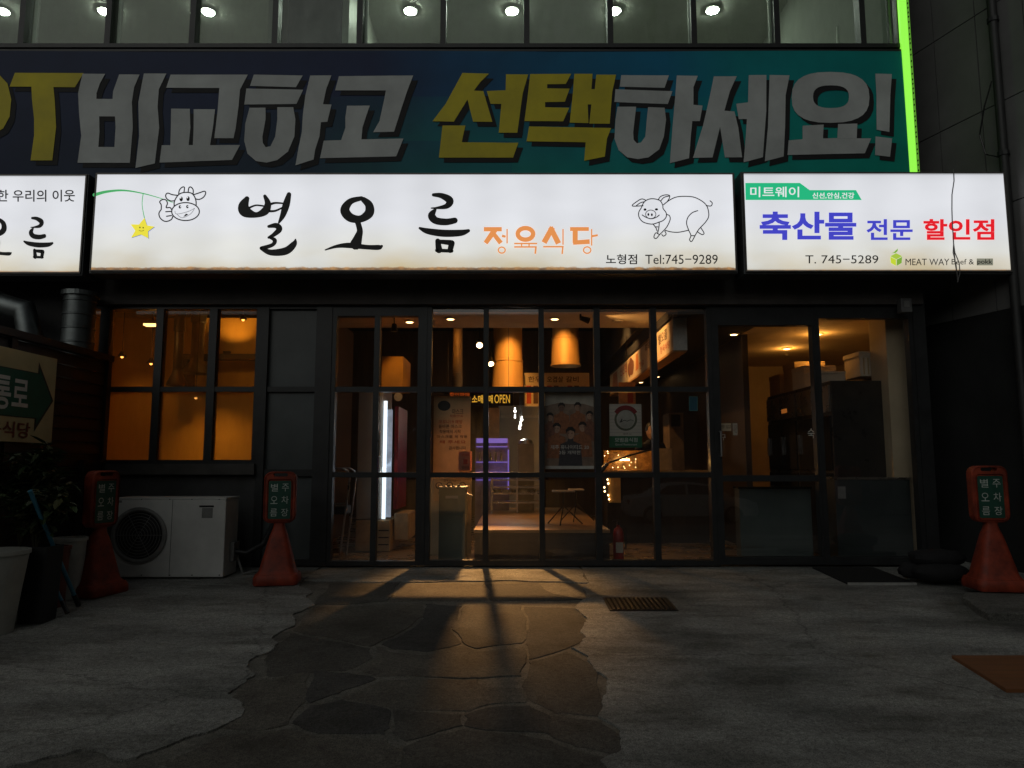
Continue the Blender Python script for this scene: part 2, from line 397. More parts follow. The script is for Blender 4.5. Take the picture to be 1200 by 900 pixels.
slab('concrete_slab', left + [(-30, 2.3), (-30, 8.60), (seam.x, 8.60)], -.01, .012, M_CONC, yard)
slab('concrete_slab', [(G(690, 684).x, 8.60), (30, 8.60), (30, .5), (G(728, 920).x + .1, .5)] + right[::-1], -.01, .012, M_CONC, yard)
slab('threshold_strip', rough_edge([(seam.x + .012, 8.60), (seam.x + .012, G(352, 681).y), (G(460, 683).x, G(460, 683).y), (G(600, 681).x, G(600, 681).y), (G(690, 684).x - .012, G(690, 684).y), (G(690, 684).x - .012, 8.60)], .08, .012, True, 5), -.01, .010, M_CONC, yard)
# ------------------------------------------------------------------ the building
M_FRAME = mat('dark_anodised_frame', (.022, .023, .024), .42, .0, .2, 9, .05, 120)
M_WALL = mat('dark_painted_wall', (.06, .06, .06), .8, 0, .3, 2.5, .3, 30)
M_BAND = mat('charcoal_beam', (.085, .075, .07), .7, 0, .25, 3, .15, 40)
M_GREYPAN = mat('grey_glazed_panel', (.075, .085, .087), .35, 0, .25, 1.4, .02, 30)
M_BEIGE = mat('beige_plaster', (.52, .42, .28), .85, 0, .12, 2, .12, 40)
M_BLACK = mat('black_ceiling', (.018, .017, .016), .8, 0, .3, 2)
M_BROWN = mat('brown_panel_wall', (.13, .075, .035), .6, 0, .25, 1.5, .1, 20, stretch=(6, 1, .6))
M_OCHRE = mat('ochre_plaster', (.62, .36, .06), .85, 0, .16, 1.6, .2, 25)
M_TILE = mat('floor_tile', (.22, .15, .09), .28, 0, .2, 3, .05, 30)
M_WOODF = mat('wood_floor', (.33, .19, .09), .35, 0, .3, 2, .1, 30, stretch=(.6, 8, 1))
M_DARKW = mat('dark_wood', (.030, .019, .013), .5, 0, .35, 2, .1, 30, stretch=(6, 6, .7))
M_OFFICE = mat('office_wall', (.30, .32, .27), .8, 0, .15, 1.2, .1, 30)
M_OFFCEIL = mat('office_ceiling', (.40, .42, .36), .9, 0, .12, 1.5, .15, 60)
GL = glass('shop_glass', haze=.003, dirt=.012, refl=.058, smear=(7, 1, 1.2))
GLF = glass('steamed_glass', haze=.13, dirt=.08, refl=.025, hazecol=(.80, .46, .14))
GLFF = glass('frosted_film_glass', haze=.42, dirt=.12, refl=.025, hazecol=(.80, .50, .13), smear=(2, 1, .5))
GLU = glass('dusty_glass', tint=(.93, 1, .95), haze=.03, dirt=.09, refl=.03)
def fx(px, py): return P(px, py).x
def fz(py): return P(600, py).z
ZT, ZB = fz(361), .0
T1a, T1b = fz(453.5), fz(459.5); T2a, T2b = fz(553.5), fz(559.5)     # the two transoms
BOT = fz(656)
bld = thing('restaurant_building', (0, FAC, 0), 'dark restaurant building with a glazed front under lit signboards', 'building')
def part(name, m, b=bld, bevel=0.): 
    mb = MB()
    def go(*a): mb.box(*a); return go
    go.done = lambda: mb.build(name, m, b, bevel)
    go.mb = mb
    return go
Y0, Y1 = 8.25, 8.36
# outer walls
g = part('front_wall', M_WALL)
xs_l = fx(122, 363); xs_win_r = fx(310, 363)
g(-7.5, fx(99, 363), 8.27, 8.5, -.3, 6.0)
g(fx(99, 363), xs_win_r, 8.275, 8.5, -.05, fz(556))
g(fx(99, 363), 4.78, 8.26, 8.52, ZT + .0, 6.05)
g(-7.5, 4.78, 8.262, 8.522, 9.0, 9.7)
g.done()
g = part('lintel_beam', M_BAND); g(-4.9, 4.76, 8.18, 8.30, ZT + .02, ZT + .34); g.done()
g = part('end_wall', M_WALL); g.mb.hexa([(4.68, 8.24, -.1), (4.80, 8.24, -.1), (5.22, 9.2, -.1), (5.10, 9.2, -.1), (4.68, 8.24, 9.5), (4.80, 8.24, 9.5), (5.22, 9.2, 9.5), (5.10, 9.2, 9.5)]); g.done()
# windows and doors: each a frame with its own panes
def glazed(name, cols, ty, by, ztrans, gl, top=None, label=None, zb=None, yo=0.):
    """cols: pixel spans of the panes at height ty; ztrans: [(hi, lo)] transoms in metres"""
    xs = [(fx(a, ty), fx(b, ty)) for a, b in cols]
    z1 = fz(ty); z0 = fz(by) if zb is None else zb
    o0, o1 = xs[0][0] - .055, xs[-1][1] + .055
    mb = MB(); Y0, Y1 = 8.25 + yo, 8.36 + yo
    mb.box(o0, o1, Y0, Y1, z1, (top or z1 + .10))
    mb.box(o0, o1, Y0, Y1, z0 - (.085 if z0 > .12 else z0 - .028), z0)
    mb.box(o0, xs[0][0], Y0 + .002, Y1 - .002, z0, z1); mb.box(xs[-1][1], o1, Y0 + .002, Y1 - .002, z0, z1)
    for i in range(len(xs) - 1): mb.box(xs[i][1], xs[i + 1][0], Y0 + .004, Y1 - .004, z0, z1)
    for (a, b) in ztrans:
        for (x0, x1) in xs: mb.box(x0, x1, Y0 + .012, Y1 - .012, b, a)
    w = mb.build(name, M_FRAME, bld)
    if label: w['label'] = label
    zz = [z1] + [v for t in ztrans for v in t] + [z0]
    for (x0, x1) in xs:
        for k in range(0, len(zz), 2):
            MB().box(x0 - .006, x1 + .006, 8.306, 8.312, zz[k + 1] - .006, zz[k] + .006).build('pane', gl[min(k // 2, len(gl) - 1)] if isinstance(gl, list) else gl, w)
    return w
glazed('window', [(103, 121)], 363, 539, [(T1a, T1b)], GLF)
glazed('window', [(132, 186), (194.5, 248), (257, 303)], 363, 539, [(T1a, T1b)], [GLF, GLFF], label='three-bay window steamed over and glowing orange')
MB().box(fx(124, 363), fx(309, 363), 8.19, 8.25, fz(556), fz(543.5)).build('sill', mat('sill_metal', (.06, .055, .05), .5), bld)
# grey glazed panel between window and door
g = part('panel_frame', M_FRAME)
xa, xb = fx(317.5, 363), fx(373, 363)
g(fx(303, 363) + .057, xa, Y0 - .01, Y1, .03, ZT + .10)(xb, fx(391, 371), Y0 - .01, Y1, .03, ZT + .10)(xa, xb, Y0, Y1, ZT - .02, ZT + .10)
g(xa, xb, Y0 + .01, Y1, T1b, T1a)(xa, xb, Y0 + .01, Y1, fz(558), fz(550))(xa, xb, Y0, Y1, .03, .10)
pf = g.done()
for a, b in ((ZT - .02, T1a), (T1b, fz(550)), (fz(558), .10)):
    MB().box(xa - .004, xb + .004, 8.30, 8.312, b - .004, a + .004).build('grey_panel', M_GREYPAN, pf)
d1 = glazed('door', [(396, 440), (446.5, 491)], 371, 657, [(T1a, T1b), (T2a, T2b)], GL, top=ZT + .10)
glazed('shop_window', [(507, 567), (573, 631), (637, 695), (702, 761), (768, 826)], 361, 656, [(T1a, T1b), (T2a, T2b)], GL)
d2 = glazed('door', [(840, 949)], 382, 652, [(fz(560) + .03, fz(560) - .04)], GL, top=ZT + .10)
d3 = glazed('door', [(957, 1061)], 374, 652, [], GL, top=ZT + .105, yo=-.007)
M_STEEL = mat('brushed_steel', (.5, .5, .5), .3, 1, .1, 5)
for dd, hx in ((d1, 444), (d2, 845)):
    q = P(hx, 520, 8.2); MB().tube([(q.x, 8.24, q.z - .14), (q.x, 8.19, q.z - .14), (q.x, 8.19, q.z + .14), (q.x, 8.24, q.z + .14)], .011, 8).build('handle', M_STEEL, dd, smooth=True)
for a_, b_ in ((fx(491, 371) + .0555, fx(507, 361) - .0555), (fx(826, 361) + .0555, fx(840, 382) - .0555)): MB().box(a_, b_, Y0 - .006, Y1, .03, ZT + .10).build('jamb_post', M_FRAME, bld)
g = part('corner_post', M_FRAME); g(fx(1066, 374), 4.80, Y0 - .02, Y1, .0, ZT + .10); g.done()
# floors and ceilings of the ground floor
g = part('floor', M_TILE); g(-6.5, 4.70, 8.37, 9.3, -.05, .03)(-6.5, 6.0, 9.3, 16.5, -.05, .03); g.done()
DKX0, DKX1 = P(556, 621, 8.55).x, P(714, 621, 8.55).x; DKZ = P(600, 621, 8.55).z
MB().box(DKX0, DKX1, 8.56, 13.0, .03, DKZ - .035).build('platform_riser', M_DARKW, bld)
MB().box(DKX0 - .01, DKX1 + .01, 8.55, 13.0, DKZ - .035, DKZ).build('platform_top', M_WOODF, bld)
MB().box(-2.75, 2.0, 8.53, 10.25, 3.12, 3.2).build('front_ceiling', M_BEIGE, bld)
MB().box(3.2, 4.70, 8.53, 9.3, 2.96, 3.2).box(3.2, 6.0, 9.301, 16.5, 2.96, 3.2).build('shop_ceiling', M_BEIGE, bld)
MB().box(2.0, 3.199, 8.53, 16.5, 2.962, 3.2).build('aisle_ceiling', M_BLACK, bld)
MB().box(-6.5, 2.0, 10.25, 16.5, 4.25, 4.35).build('hall_ceiling', M_BLACK, bld)
MB().box(-6.5, -2.75, 8.53, 10.25, 3.4, 3.5).build('side_ceiling', M_BEIGE, bld)
MB().box(-6.5, 4.66, 8.53, 16.6, 4.36, 4.46).build('upper_slab', M_BLACK, bld)
MB().box(1.9, 2.0, 10.25, 16.5, 3.2, 4.25).build('bulkhead', M_BLACK, bld)
MB().box(-6.6, -6.5, 8.5, 16.5, 0, 4.3).build('inner_wall', M_OCHRE, bld)
MB().box(6.0, 6.1, 9.35, 16.5, 0, 3.2).build('inner_wall', M_BEIGE, bld)
MB().box(-6.5, 6.0, 16.5, 16.6, 0, 4.3).build('back_wall', M_BROWN, bld)
MB().box(-2.80, -2.72, 8.53, 12.2, 0, 3.4).build('inner_wall', M_BROWN, bld)
MB().box(-6.5, -2.8, 10.9, 11.0, 0, 3.4).build('inner_wall', M_OCHRE, bld)
MB().box(3.2, 3.28, 9.9, 16.4, 0.03, 2.96).build('inner_wall', M_DARKW, bld)
MB().box(P(500, 0, 9.25).x, P(556, 0, 9.25).x, 9.25, 9.31, .03, P(0, 559, 9.25).z).build('half_wall', M_BEIGE, bld)
MB().box(4.50, 4.72, 8.55, 8.95, 0.03, 2.96).build('inner_pier', M_BEIGE, bld)
MB().box(3.9, 6.0, 13.2, 13.3, 0.03, 2.96).build('inner_wall', M_BEIGE, bld)
# upper floor behind the ribbon window
ZS = fz(59); ZU = 8.72; CZ = 8.85
g = part('upper_wall', M_WALL); g(-7.5, 4.62, 8.2, 8.36, 6.04, ZS); g.done()
um = [-70, 34, 133.5, 231, 326.5, 424, 520.5, 617, 713.5, 810, 906, 1005, 1053]
ux = [fx(p, 40) for p in um]
ux = [ux[0] - 2.0, ux[0] - 1.0] + ux
mb = MB()
for i, x in enumerate(ux): mb.box(x - .034, x + .034, 8.16, 8.30, ZS, ZU)
mb.box(ux[0] - .03, ux[-1] + .03, 8.17, 8.30, ZU, ZU + .28); mb.box(ux[0] - .03, ux[-1] + .03, 8.15, 8.30, ZS - .05, ZS)
uw = mb.build('upper_window', M_FRAME, bld)
for i in range(len(ux) - 1):
    MB().box(ux[i] + .03, ux[i + 1] - .03, 8.235, 8.241, ZS - .004, ZU + .004).build('pane', GLU, uw)
M_ALU = mat('pale_aluminium', (.38, .40, .34), .5, .3, .1)
for p in (43.5, 141.5, 429.5, 905 - 3, 812 - 4):                    # the edges of sliding sashes beside some mullions
    x = fx(p, 40); MB().box(x - .02, x + .02, 8.25, 8.29, ZS, ZU).build('sash_edge', M_ALU, uw)
MB().box(-10.5, 4.60, 8.37, 16, CZ, CZ + .1).build('office_ceiling', M_OFFCEIL, bld)
MB().box(-10.5, 4.60, 8.37, 16, 5.2, 5.3).build('office_floor', mat('office_floor', (.3, .3, .26), .7), bld)
MB().box(-10.5, 4.60, 15.0, 15.1, 5.3, CZ).build('office_wall', M_OFFICE, bld)
MB().box(4.601, 4.66, 8.4, 15.0, 5.2, CZ + .1).build('office_wall', M_OFFICE, bld)
for p in (318, 405):                                              # an open door frame and a bare wall edge inside
    q = P(p, 30, 10.2)
    MB().box(q.x - .05, q.x + .05, 10.2, 12.5, 5.3, CZ).build('office_partition', M_ALU if p == 405 else M_OFFICE, bld)
MB().box(P(327, 30, 10.2).x, P(392, 30, 10.2).x, 10.6, 10.66, 5.3, CZ).build('office_partition', mat('dark_door', (.07, .085, .08), .6), bld)
M_DISC = emit('ceiling_lamp_glow', (.95, 1.0, .90), 130)
ords = ['first', 'second', 'third', 'fourth', 'fifth', 'sixth', 'seventh', 'eighth']
for i, (px, py) in enumerate(((3, 11), (123, 11.5), (244, 12), (481, 11), (600, 11), (720, 11), (835, 10), (953, 10))):
    q = PZ(px, py, CZ)
    t = thing('ceiling_light', (q.x, q.y, CZ), 'round white ceiling light behind the upper windows, %s from the left' % ords[i], 'ceiling light', 'round lights of the upper floor')
    MB().lathe([(.125, 0), (.125, -.03), (.105, -.035)], (q.x, q.y, CZ), 20).build('rim', M_ALU, t, smooth=True)
    MB().lathe([(.10, -.034), (.098, -.045), (.05, -.05)], (q.x, q.y, CZ), 20).build('diffuser', M_DISC, t)
# things hanging inside the upper floor on the right
q = P(1000, 30, 9.6)
t = thing('hanging_notice', (q.x, 9.6, CZ - 1.2), 'pale vertical notice board hanging inside the last upper window', 'notice')
nb = MB(); nb.box(P(990, 0, 9.6).x, P(1002, 0, 9.6).x, 9.58, 9.62, P(600, 80, 9.6).z, CZ); nb.build('board', mat('notice_paper', (.8, .8, .74), .7), t)
wing = MB(); a0, a1 = P(980, 50, 9.6), P(1018, 5, 9.5)
wing.poly([(980, 32), (1017, -10), (1017, 22), (980, 58)], front(9.56), 0, .02); wing.build('wing', MATS['notice_paper'], t)
text('lettering', '발유외', zoomed(front(9.53), 0, 0, 1), 984, 20, 1014, 42, mat('notice_ink', (.16, .12, .10), .7), t)
q = PZ(981, 10, CZ)
t = thing('dome_camera', (q.x, q.y, CZ), 'small dark dome camera on the upper floor ceiling', 'camera')
MB().lathe([(.075, 0), (.075, -.03), (.06, -.035)], (q.x, q.y, CZ), 18).build('base', M_ALU, t, smooth=True)
MB().lathe([(.055, -.035), (.05, -.07), (.03, -.095), (.008, -.105)], (q.x, q.y, CZ), 18).build('dome', mat('black_plastic', (.015, .015, .016), .3), t, smooth=True)

# ------------------------------------------------------------------ clad wall on the right, green light strip
M_CLAD = mat('grey_cladding', (.17, .17, .168), .55, 0, .18, 1.3, .08, 60)
A = Vector((5.146, 9.1, 0)); U = Vector((.332, -1, 0)).normalized(); Nn = Vector((-U.y * -1, 0, 0))
Nn = Vector((-1 * abs(U.y), -abs(U.x), 0)).normalized()
cw = thing('clad_wall', A, 'grey panelled wall slanting out at the right edge', 'wall')
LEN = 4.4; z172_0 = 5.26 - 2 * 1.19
mw = local(A, U, (0, 0, 1), Nn)
mb = MB(); mb.hexa([mw(0, -.4, -.25), mw(LEN, -.4, -.25), mw(LEN, -.4, 0), mw(0, -.4, 0), mw(0, 9.6, -.25), mw(LEN, 9.6, -.25), mw(LEN, 9.6, 0), mw(0, 9.6, 0)])
mb.build('core', mat('joint_black', (.012, .012, .012), .8), cw)
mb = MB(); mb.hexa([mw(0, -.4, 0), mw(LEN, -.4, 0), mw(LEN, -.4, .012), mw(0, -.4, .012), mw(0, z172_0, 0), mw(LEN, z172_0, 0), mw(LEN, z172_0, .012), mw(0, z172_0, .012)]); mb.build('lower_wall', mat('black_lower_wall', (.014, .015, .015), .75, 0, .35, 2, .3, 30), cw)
cols = [0.0, .58] + [.58 + .56 * k for k in range(1, 8)]
z172 = 5.26; H = 1.19
for i in range(len(cols) - 1):
    for r in range(-2, 4):
        z0 = z172 + r * H; a, b = cols[i] + .006, cols[i + 1] - .006
        mb = MB(); q = [(a, z0 + .006), (b, z0 + .006), (b, z0 + H - .006), (a, z0 + H - .006)]
        mb.hexa([mw(*q[0], .0), mw(*q[1], .0), mw(*q[1], .012), mw(*q[0], .012), mw(*q[3], .0), mw(*q[2], .0), mw(*q[2], .012), mw(*q[3], .012)])
        mb.build('panel', M_CLAD, cw)
p0 = mw(1.40, 3.2, .07)
t = thing('wall_pipe', (p0.x, p0.y, gz(p0.y)), 'dark vertical pipe with loose cable on the slanting wall', 'pipe')
MB().tube([mw(1.40, -.1, .07), mw(1.40, 9.0, .07)], .05, 10).build('pipe', mat('dark_pipe', (.03, .03, .03), .5), t, smooth=True)
for z in (4.6, 6.2): MB().tube([mw(1.40, z, .07), mw(1.40, z + .05, .07)], .062, 10).build('collar', M_FRAME, t)
MB().tube([mw(1.36, 5.5, .11), mw(1.26, 5.25, .12), mw(1.16, 4.95, .10), mw(1.20, 4.7, .08), mw(1.36, 4.6, .10)], .008, 6).build('cable', MATS['black_plastic'], t)
gs0 = P(1053, 0, 8.2); M_GREEN = emit('green_neon', (.30, .95, .07), .95); M_GREEN2 = emit('green_neon_side', (.26, .80, .07), .33)
t = thing('green_light_strip', (4.66, 8.15, 4.4), 'glowing lime green vertical light strip beside the banner', 'light strip')
xg = P(1063, 190, 8.12).x
xg0 = P(1066.5, 190, 8.12).x; xg1 = P(1078.5, 190, 8.12).x; xgm = (xg0 + xg1) / 2
mb = MB(); mb.hexa([(xg0 - .01, 8.12, 4.3), (xgm, 8.09, 4.3), (xgm, 8.16, 4.3), (xg0 - .01, 8.16, 4.3), (xg0 - .01, 8.12, 9.4), (xgm, 8.09, 9.4), (xgm, 8.16, 9.4), (xg0 - .01, 8.16, 9.4)]); mb.build('lit_front', M_GREEN, t)
mb = MB(); mb.hexa([(xgm + .001, 8.09, 4.3), (xg1, 8.14, 4.3), (xg1, 8.17, 4.3), (xgm + .001, 8.17, 4.3), (xgm + .001, 8.09, 9.4), (xg1, 8.14, 9.4), (xg1, 8.17, 9.4), (xgm + .001, 8.17, 9.4)]); mb.build('lit_side', M_GREEN2, t)
MB().box(xg0 - .02, xg1 + .02, 8.172, 8.26, 4.3, 9.4).build('channel', M_FRAME, t)
mb = MB()
rnd = random.Random(9); z = 4.5
while z < 7.6:
    mb.box(xgm + .014, xgm + .022, 8.088, 8.12, z, z + .018); z += rnd.uniform(.05, .09)
mb.build('clips', MATS['joint_black'], t)
# ------------------------------------------------------------------ banner
SY = 7.7                                                           # front faces of the signboards
BY = 8.13
def banner_mat():
    m = bpy.data.materials.new('printed_banner'); m.use_nodes = True; nt = m.node_tree; N = nt.nodes; L = nt.links; b = N['Principled BSDF']
    g = N.new('ShaderNodeNewGeometry'); sx = N.new('ShaderNodeSeparateXYZ'); L.new(g.outputs['Position'], sx.inputs[0])
    mr = N.new('ShaderNodeMapRange'); mr.inputs['From Min'].default_value = -6.3; mr.inputs['From Max'].default_value = 4.7; L.new(sx.outputs['X'], mr.inputs[0])
    def ramp(stops):
        r = N.new('ShaderNodeValToRGB'); e = r.color_ramp.elements
        e[0].position, e[0].color = stops[0][0], (*stops[0][1], 1); e[1].position, e[1].color = stops[-1][0], (*stops[-1][1], 1)
        for p, c in stops[1:-1]: k = e.new(p); k.color = (*c, 1)
        L.new(mr.outputs[0], r.inputs[0]); return r
    top = ramp([(0, (.020, .034, .085)), (.42, (.020, .036, .11)), (.52, (.012, .10, .24)), (.74, (.004, .20, .38)), (.82, (.003, .30, .34)), (1, (.002, .33, .30))])
    bot = ramp([(0, (.017, .028, .075)), (.36, (.02, .06, .10)), (.50, (.012, .26, .23)), (.72, (.003, .40, .33)), (1, (.002, .40, .29))])
    mz = N.new('ShaderNodeMapRange'); mz.inputs['From Min'].default_value = 4.45; mz.inputs['From Max'].default_value = 5.6; L.new(sx.outputs['Z'], mz.inputs[0])
    # large square pixels of the print
    vm = N.new('ShaderNodeVectorMath'); vm.operation = 'SNAP'; vm.inputs[1].default_value = (1.65, 1.0, .55); L.new(g.outputs['Position'], vm.inputs[0])
    wn_ = N.new('ShaderNodeTexWhiteNoise'); L.new(vm.outputs[0], wn_.inputs[0])
    ad = N.new('ShaderNodeMath'); ad.operation = 'MULTIPLY_ADD'; ad.inputs[1].default_value = .35; L.new(wn_.outputs[0], ad.inputs[0]); L.new(mz.outputs[0], ad.inputs[2])
    sb = N.new('ShaderNodeMath'); sb.operation = 'SUBTRACT'; sb.use_clamp = True; sb.inputs[1].default_value = .17; L.new(ad.outputs[0], sb.inputs[0])
    mx = N.new('ShaderNodeMix'); mx.data_type = 'RGBA'; L.new(sb.outputs[0], mx.inputs[0]); L.new(bot.outputs[0], mx.inputs[6]); L.new(top.outputs[0], mx.inputs[7])
    nz = N.new('ShaderNodeTexNoise'); nz.inputs['Scale'].default_value = 2.2; nz.inputs['Detail'].default_value = 7; L.new(g.outputs['Position'], nz.inputs[0])
    r3 = N.new('ShaderNodeMapRange'); r3.inputs['To Min'].default_value = .65; r3.inputs['To Max'].default_value = 1.3; L.new(nz.outputs['Fac'], r3.inputs[0])
    ml = N.new('ShaderNodeMix'); ml.data_type = 'RGBA'; ml.blend_type = 'MULTIPLY'; ml.inputs[0].default_value = 1
    L.new(mx.outputs[2], ml.inputs[6]); L.new(r3.outputs[0], ml.inputs[7]); L.new(ml.outputs[2], b.inputs['Base Color'])
    b.inputs['Roughness'].default_value = .55; b.inputs['Specular IOR Level'].default_value = .3
    return m
def sag(x, z): return .010 * math.sin(x * 1.3 + z * 1.1) + .0008 * math.sin(x * 5.1 - z * 3.3)
ban = thing('banner', (0, BY, 4.5), 'wide dark blue to teal cloth banner with slanted white and yellow lettering', 'banner')
bx0, bx1 = P(-80, 60, BY).x, P(1057, 62, BY).x
bz0, bz1 = P(600, 205, BY).z - .25, P(600, 60, BY).z
mb = MB(); nx, nz_ = 110, 18; vs = []; fs = []
for j in range(nz_ + 1):
    for i in range(nx + 1):
        x = bx0 + (bx1 + (.02 * (1 - j / nz_)) - bx0) * i / nx; z = bz0 + (bz1 - bz0) * j / nz_; vs.append((x, BY + sag(x, z), z))
for j in range(nz_):
    for i in range(nx): a = j * (nx + 1) + i; fs.append((a, a + 1, a + nx + 2, a + nx + 1))
mb.add(vs, fs).build('cloth', banner_mat(), ban, smooth=True, fix=False)
MB().box(bx0, bx1 + .02, BY + .005, BY + .03, bz1 + .002, bz1 + .03).build('batten', M_FRAME, ban)
_f = front(BY)
def bmap(k=0):
    def m(u, v, d=0.):
        p = P(k * 300 + u / 4.0, v / 4.0, BY); return Vector((p.x, p.y + sag(p.x, p.z) - d, p.z))
    return m
M_LW = mat('banner_white', (.60, .63, .62), .6, 0, .18, 1.5, .25, 3); M_LY = mat('banner_yellow', (.74, .62, .03), .6, 0, .16, 1.5); M_LS = mat('banner_shadow', (.012, .012, .014), .7)
def finer(pts, n=46):
    out = []
    for i in range(len(pts)):
        a, b = pts[i], pts[(i + 1) % len(pts)]; l = math.hypot(b[0] - a[0], b[1] - a[1]); k = max(1, int(l / n))
        out += [(a[0] + (b[0] - a[0]) * j / k, a[1] + (b[1] - a[1]) * j / k) for j in range(k)]
    return out
def grid_letter(mb, pieces, m, d):
    for pts, holes in pieces: mb.poly(finer(pts), m, d, None, [finer(h) for h in holes])
def letter(k, pieces, material):
    pieces = [(p, []) if not isinstance(p, tuple) else p for p in pieces]
    m = bmap(k)
    sh = [([(x + 22, y + 22) for x, y in p], [[(x + 22, y + 22) for x, y in h] for h in hs]) for p, hs in pieces]
    mb = MB(); grid_letter(mb, pieces, m, .010); l = mb.build('letter', material, ban, fix=False)
    mb = MB(); grid_letter(mb, sh, m, .005); mb.build('drop_shadow', M_LS, l, fix=False)
def oval(cx, cy, rx, ry, e=2.6, n=28):
    o = []
    for q in range(n):
        a = q * 2 * math.pi / n; c, s_ = math.cos(a), math.sin(a)
        o.append((cx + rx * math.copysign(abs(c) ** (2 / e), c), cy + ry * math.copysign(abs(s_) ** (2 / e), s_)))
    return o
letter(0, [[(-170, 345), (-60, 345), (0, 352), (40, 395), (58, 470), (50, 550), (20, 605), (-20, 628), (-80, 630), (-95, 755), (-190, 755), (-165, 560)]], M_LY)
letter(0, [[(75, 345), (395, 345), (355, 412), (255, 412), (262, 480), (268, 600), (250, 755), (148, 755), (165, 640), (165, 560), (155, 470), (152, 410), (50, 410)]], M_LY)
letter(0, [([(390, 348), (495, 348), (470, 395), (455, 440), (455, 466), (530, 466), (532, 430), (560, 350), (655, 350), (630, 410), (620, 480), (625, 600), (612, 766), (368, 766), (385, 640), (375, 540), (370, 440)], [[(468, 548), (542, 548), (545, 600), (540, 692), (465, 692), (470, 620)]]),
           [(675, 345), (780, 345), (745, 420), (740, 500), (748, 600), (728, 768), (638, 790), (655, 640), (650, 480)]], M_LW)
letter(0, [[(800, 350), (1162, 350), (1125, 420), (1118, 500), (1105, 600), (1095, 648), (1005, 648), (1020, 520), (1028, 412), (780, 412)],
           [(803, 510), (890, 510), (893, 600), (885, 681), (905, 681), (908, 600), (908, 512), (1008, 512), (998, 600), (985, 681), (1125, 680), (1088, 750), (750, 764), (760, 682), (800, 682), (802, 600)]], M_LW)
letter(1, [[(-10, 350), (220, 356), (188, 410), (-28, 403)], [(-45, 415), (222, 422), (190, 488), (-55, 490)],
           [(-30, 505), (45, 505), (45, 560), (30, 640), (32, 670), (45, 690), (68, 685), (90, 640), (100, 560), (100, 503), (175, 503), (185, 560), (180, 640), (150, 710), (100, 750), (50, 762), (0, 755), (-40, 720), (-55, 660), (-50, 580)],
           [(255, 356), (355, 356), (330, 420), (315, 490), (355, 492), (335, 572), (305, 574), (298, 640), (278, 700), (270, 748), (185, 775), (200, 690), (215, 620), (220, 540), (232, 450)]], M_LW)
letter(1, [[(390, 360), (738, 358), (710, 430), (680, 520), (648, 620), (550, 622), (580, 570), (600, 480), (610, 428), (372, 426)],
           [(428, 498), (535, 498), (518, 545), (500, 600), (495, 655), (692, 652), (658, 735), (300, 742), (318, 660), (400, 658), (420, 600), (420, 550)]], M_LW)
letter(1, [[(968, 345), (1092, 348), (1050, 390), (1022, 428), (1066, 430), (1108, 574), (1018, 574), (992, 470), (928, 574), (828, 572), (890, 490)],
           [(1082, 430), (1170, 425), (1172, 350), (1276, 350), (1250, 440), (1225, 625), (1138, 625), (1150, 490), (1100, 490)],
           [(875, 592), (982, 592), (965, 670), (1230, 672), (1205, 742), (858, 742)]], M_LY)
letter(2, [[(85, 348), (278, 346), (252, 394), (165, 396), (165, 415), (270, 416), (248, 478), (155, 480), (155, 504), (268, 506), (240, 570), (58, 570), (75, 440)],
           [(292, 346), (378, 346), (372, 418), (388, 418), (395, 350), (488, 350), (470, 430), (458, 580), (362, 580), (372, 490), (355, 490), (358, 578), (270, 576), (285, 440)],
           [(80, 595), (465, 600), (445, 650), (435, 735), (338, 755), (345, 668), (68, 665)]], M_LY)
letter(2, [[(512, 352), (735, 354), (715, 412), (505, 406)], [(485, 418), (752, 428), (730, 488), (480, 478)],
           [(495, 500), (582, 500), (575, 560), (568, 620), (570, 655), (585, 672), (605, 668), (625, 640), (632, 560), (638, 502), (715, 505), (722, 560), (712, 640), (690, 700), (640, 738), (590, 746), (540, 738), (500, 705), (480, 650), (485, 560)],
           [(772, 355), (870, 357), (850, 410), (850, 492), (893, 496), (880, 568), (845, 568), (838, 640), (830, 742), (740, 765), (752, 600), (765, 450)]], M_LW)
letter(2, [[(945, 360), (1052, 360), (1020, 430), (995, 520), (1042, 524), (1060, 600), (1078, 738), (998, 738), (975, 595), (940, 738), (848, 740), (895, 590), (925, 460)],
           [(1050, 488), (1105, 482), (1108, 355), (1190, 355), (1190, 520), (1175, 738), (1085, 762), (1095, 640), (1100, 560), (1062, 560)],
           [(1205, 355), (1298, 357), (1280, 450), (1278, 600), (1272, 735), (1184, 757), (1198, 600)]], M_LW)
letter(3, [(oval(290, 460, 182, 119), [oval(292, 457, 84, 53)[::-1]]),
           [(160, 592), (258, 587), (255, 652), (322, 650), (325, 585), (415, 583), (412, 652), (480, 652), (450, 722), (90, 728), (95, 660), (160, 655)]], M_LW)
letter(3, [[(500, 348), (578, 350), (570, 450), (565, 622), (505, 612), (505, 450)], [(500, 643), (578, 652), (568, 738), (498, 730)]], M_LW)

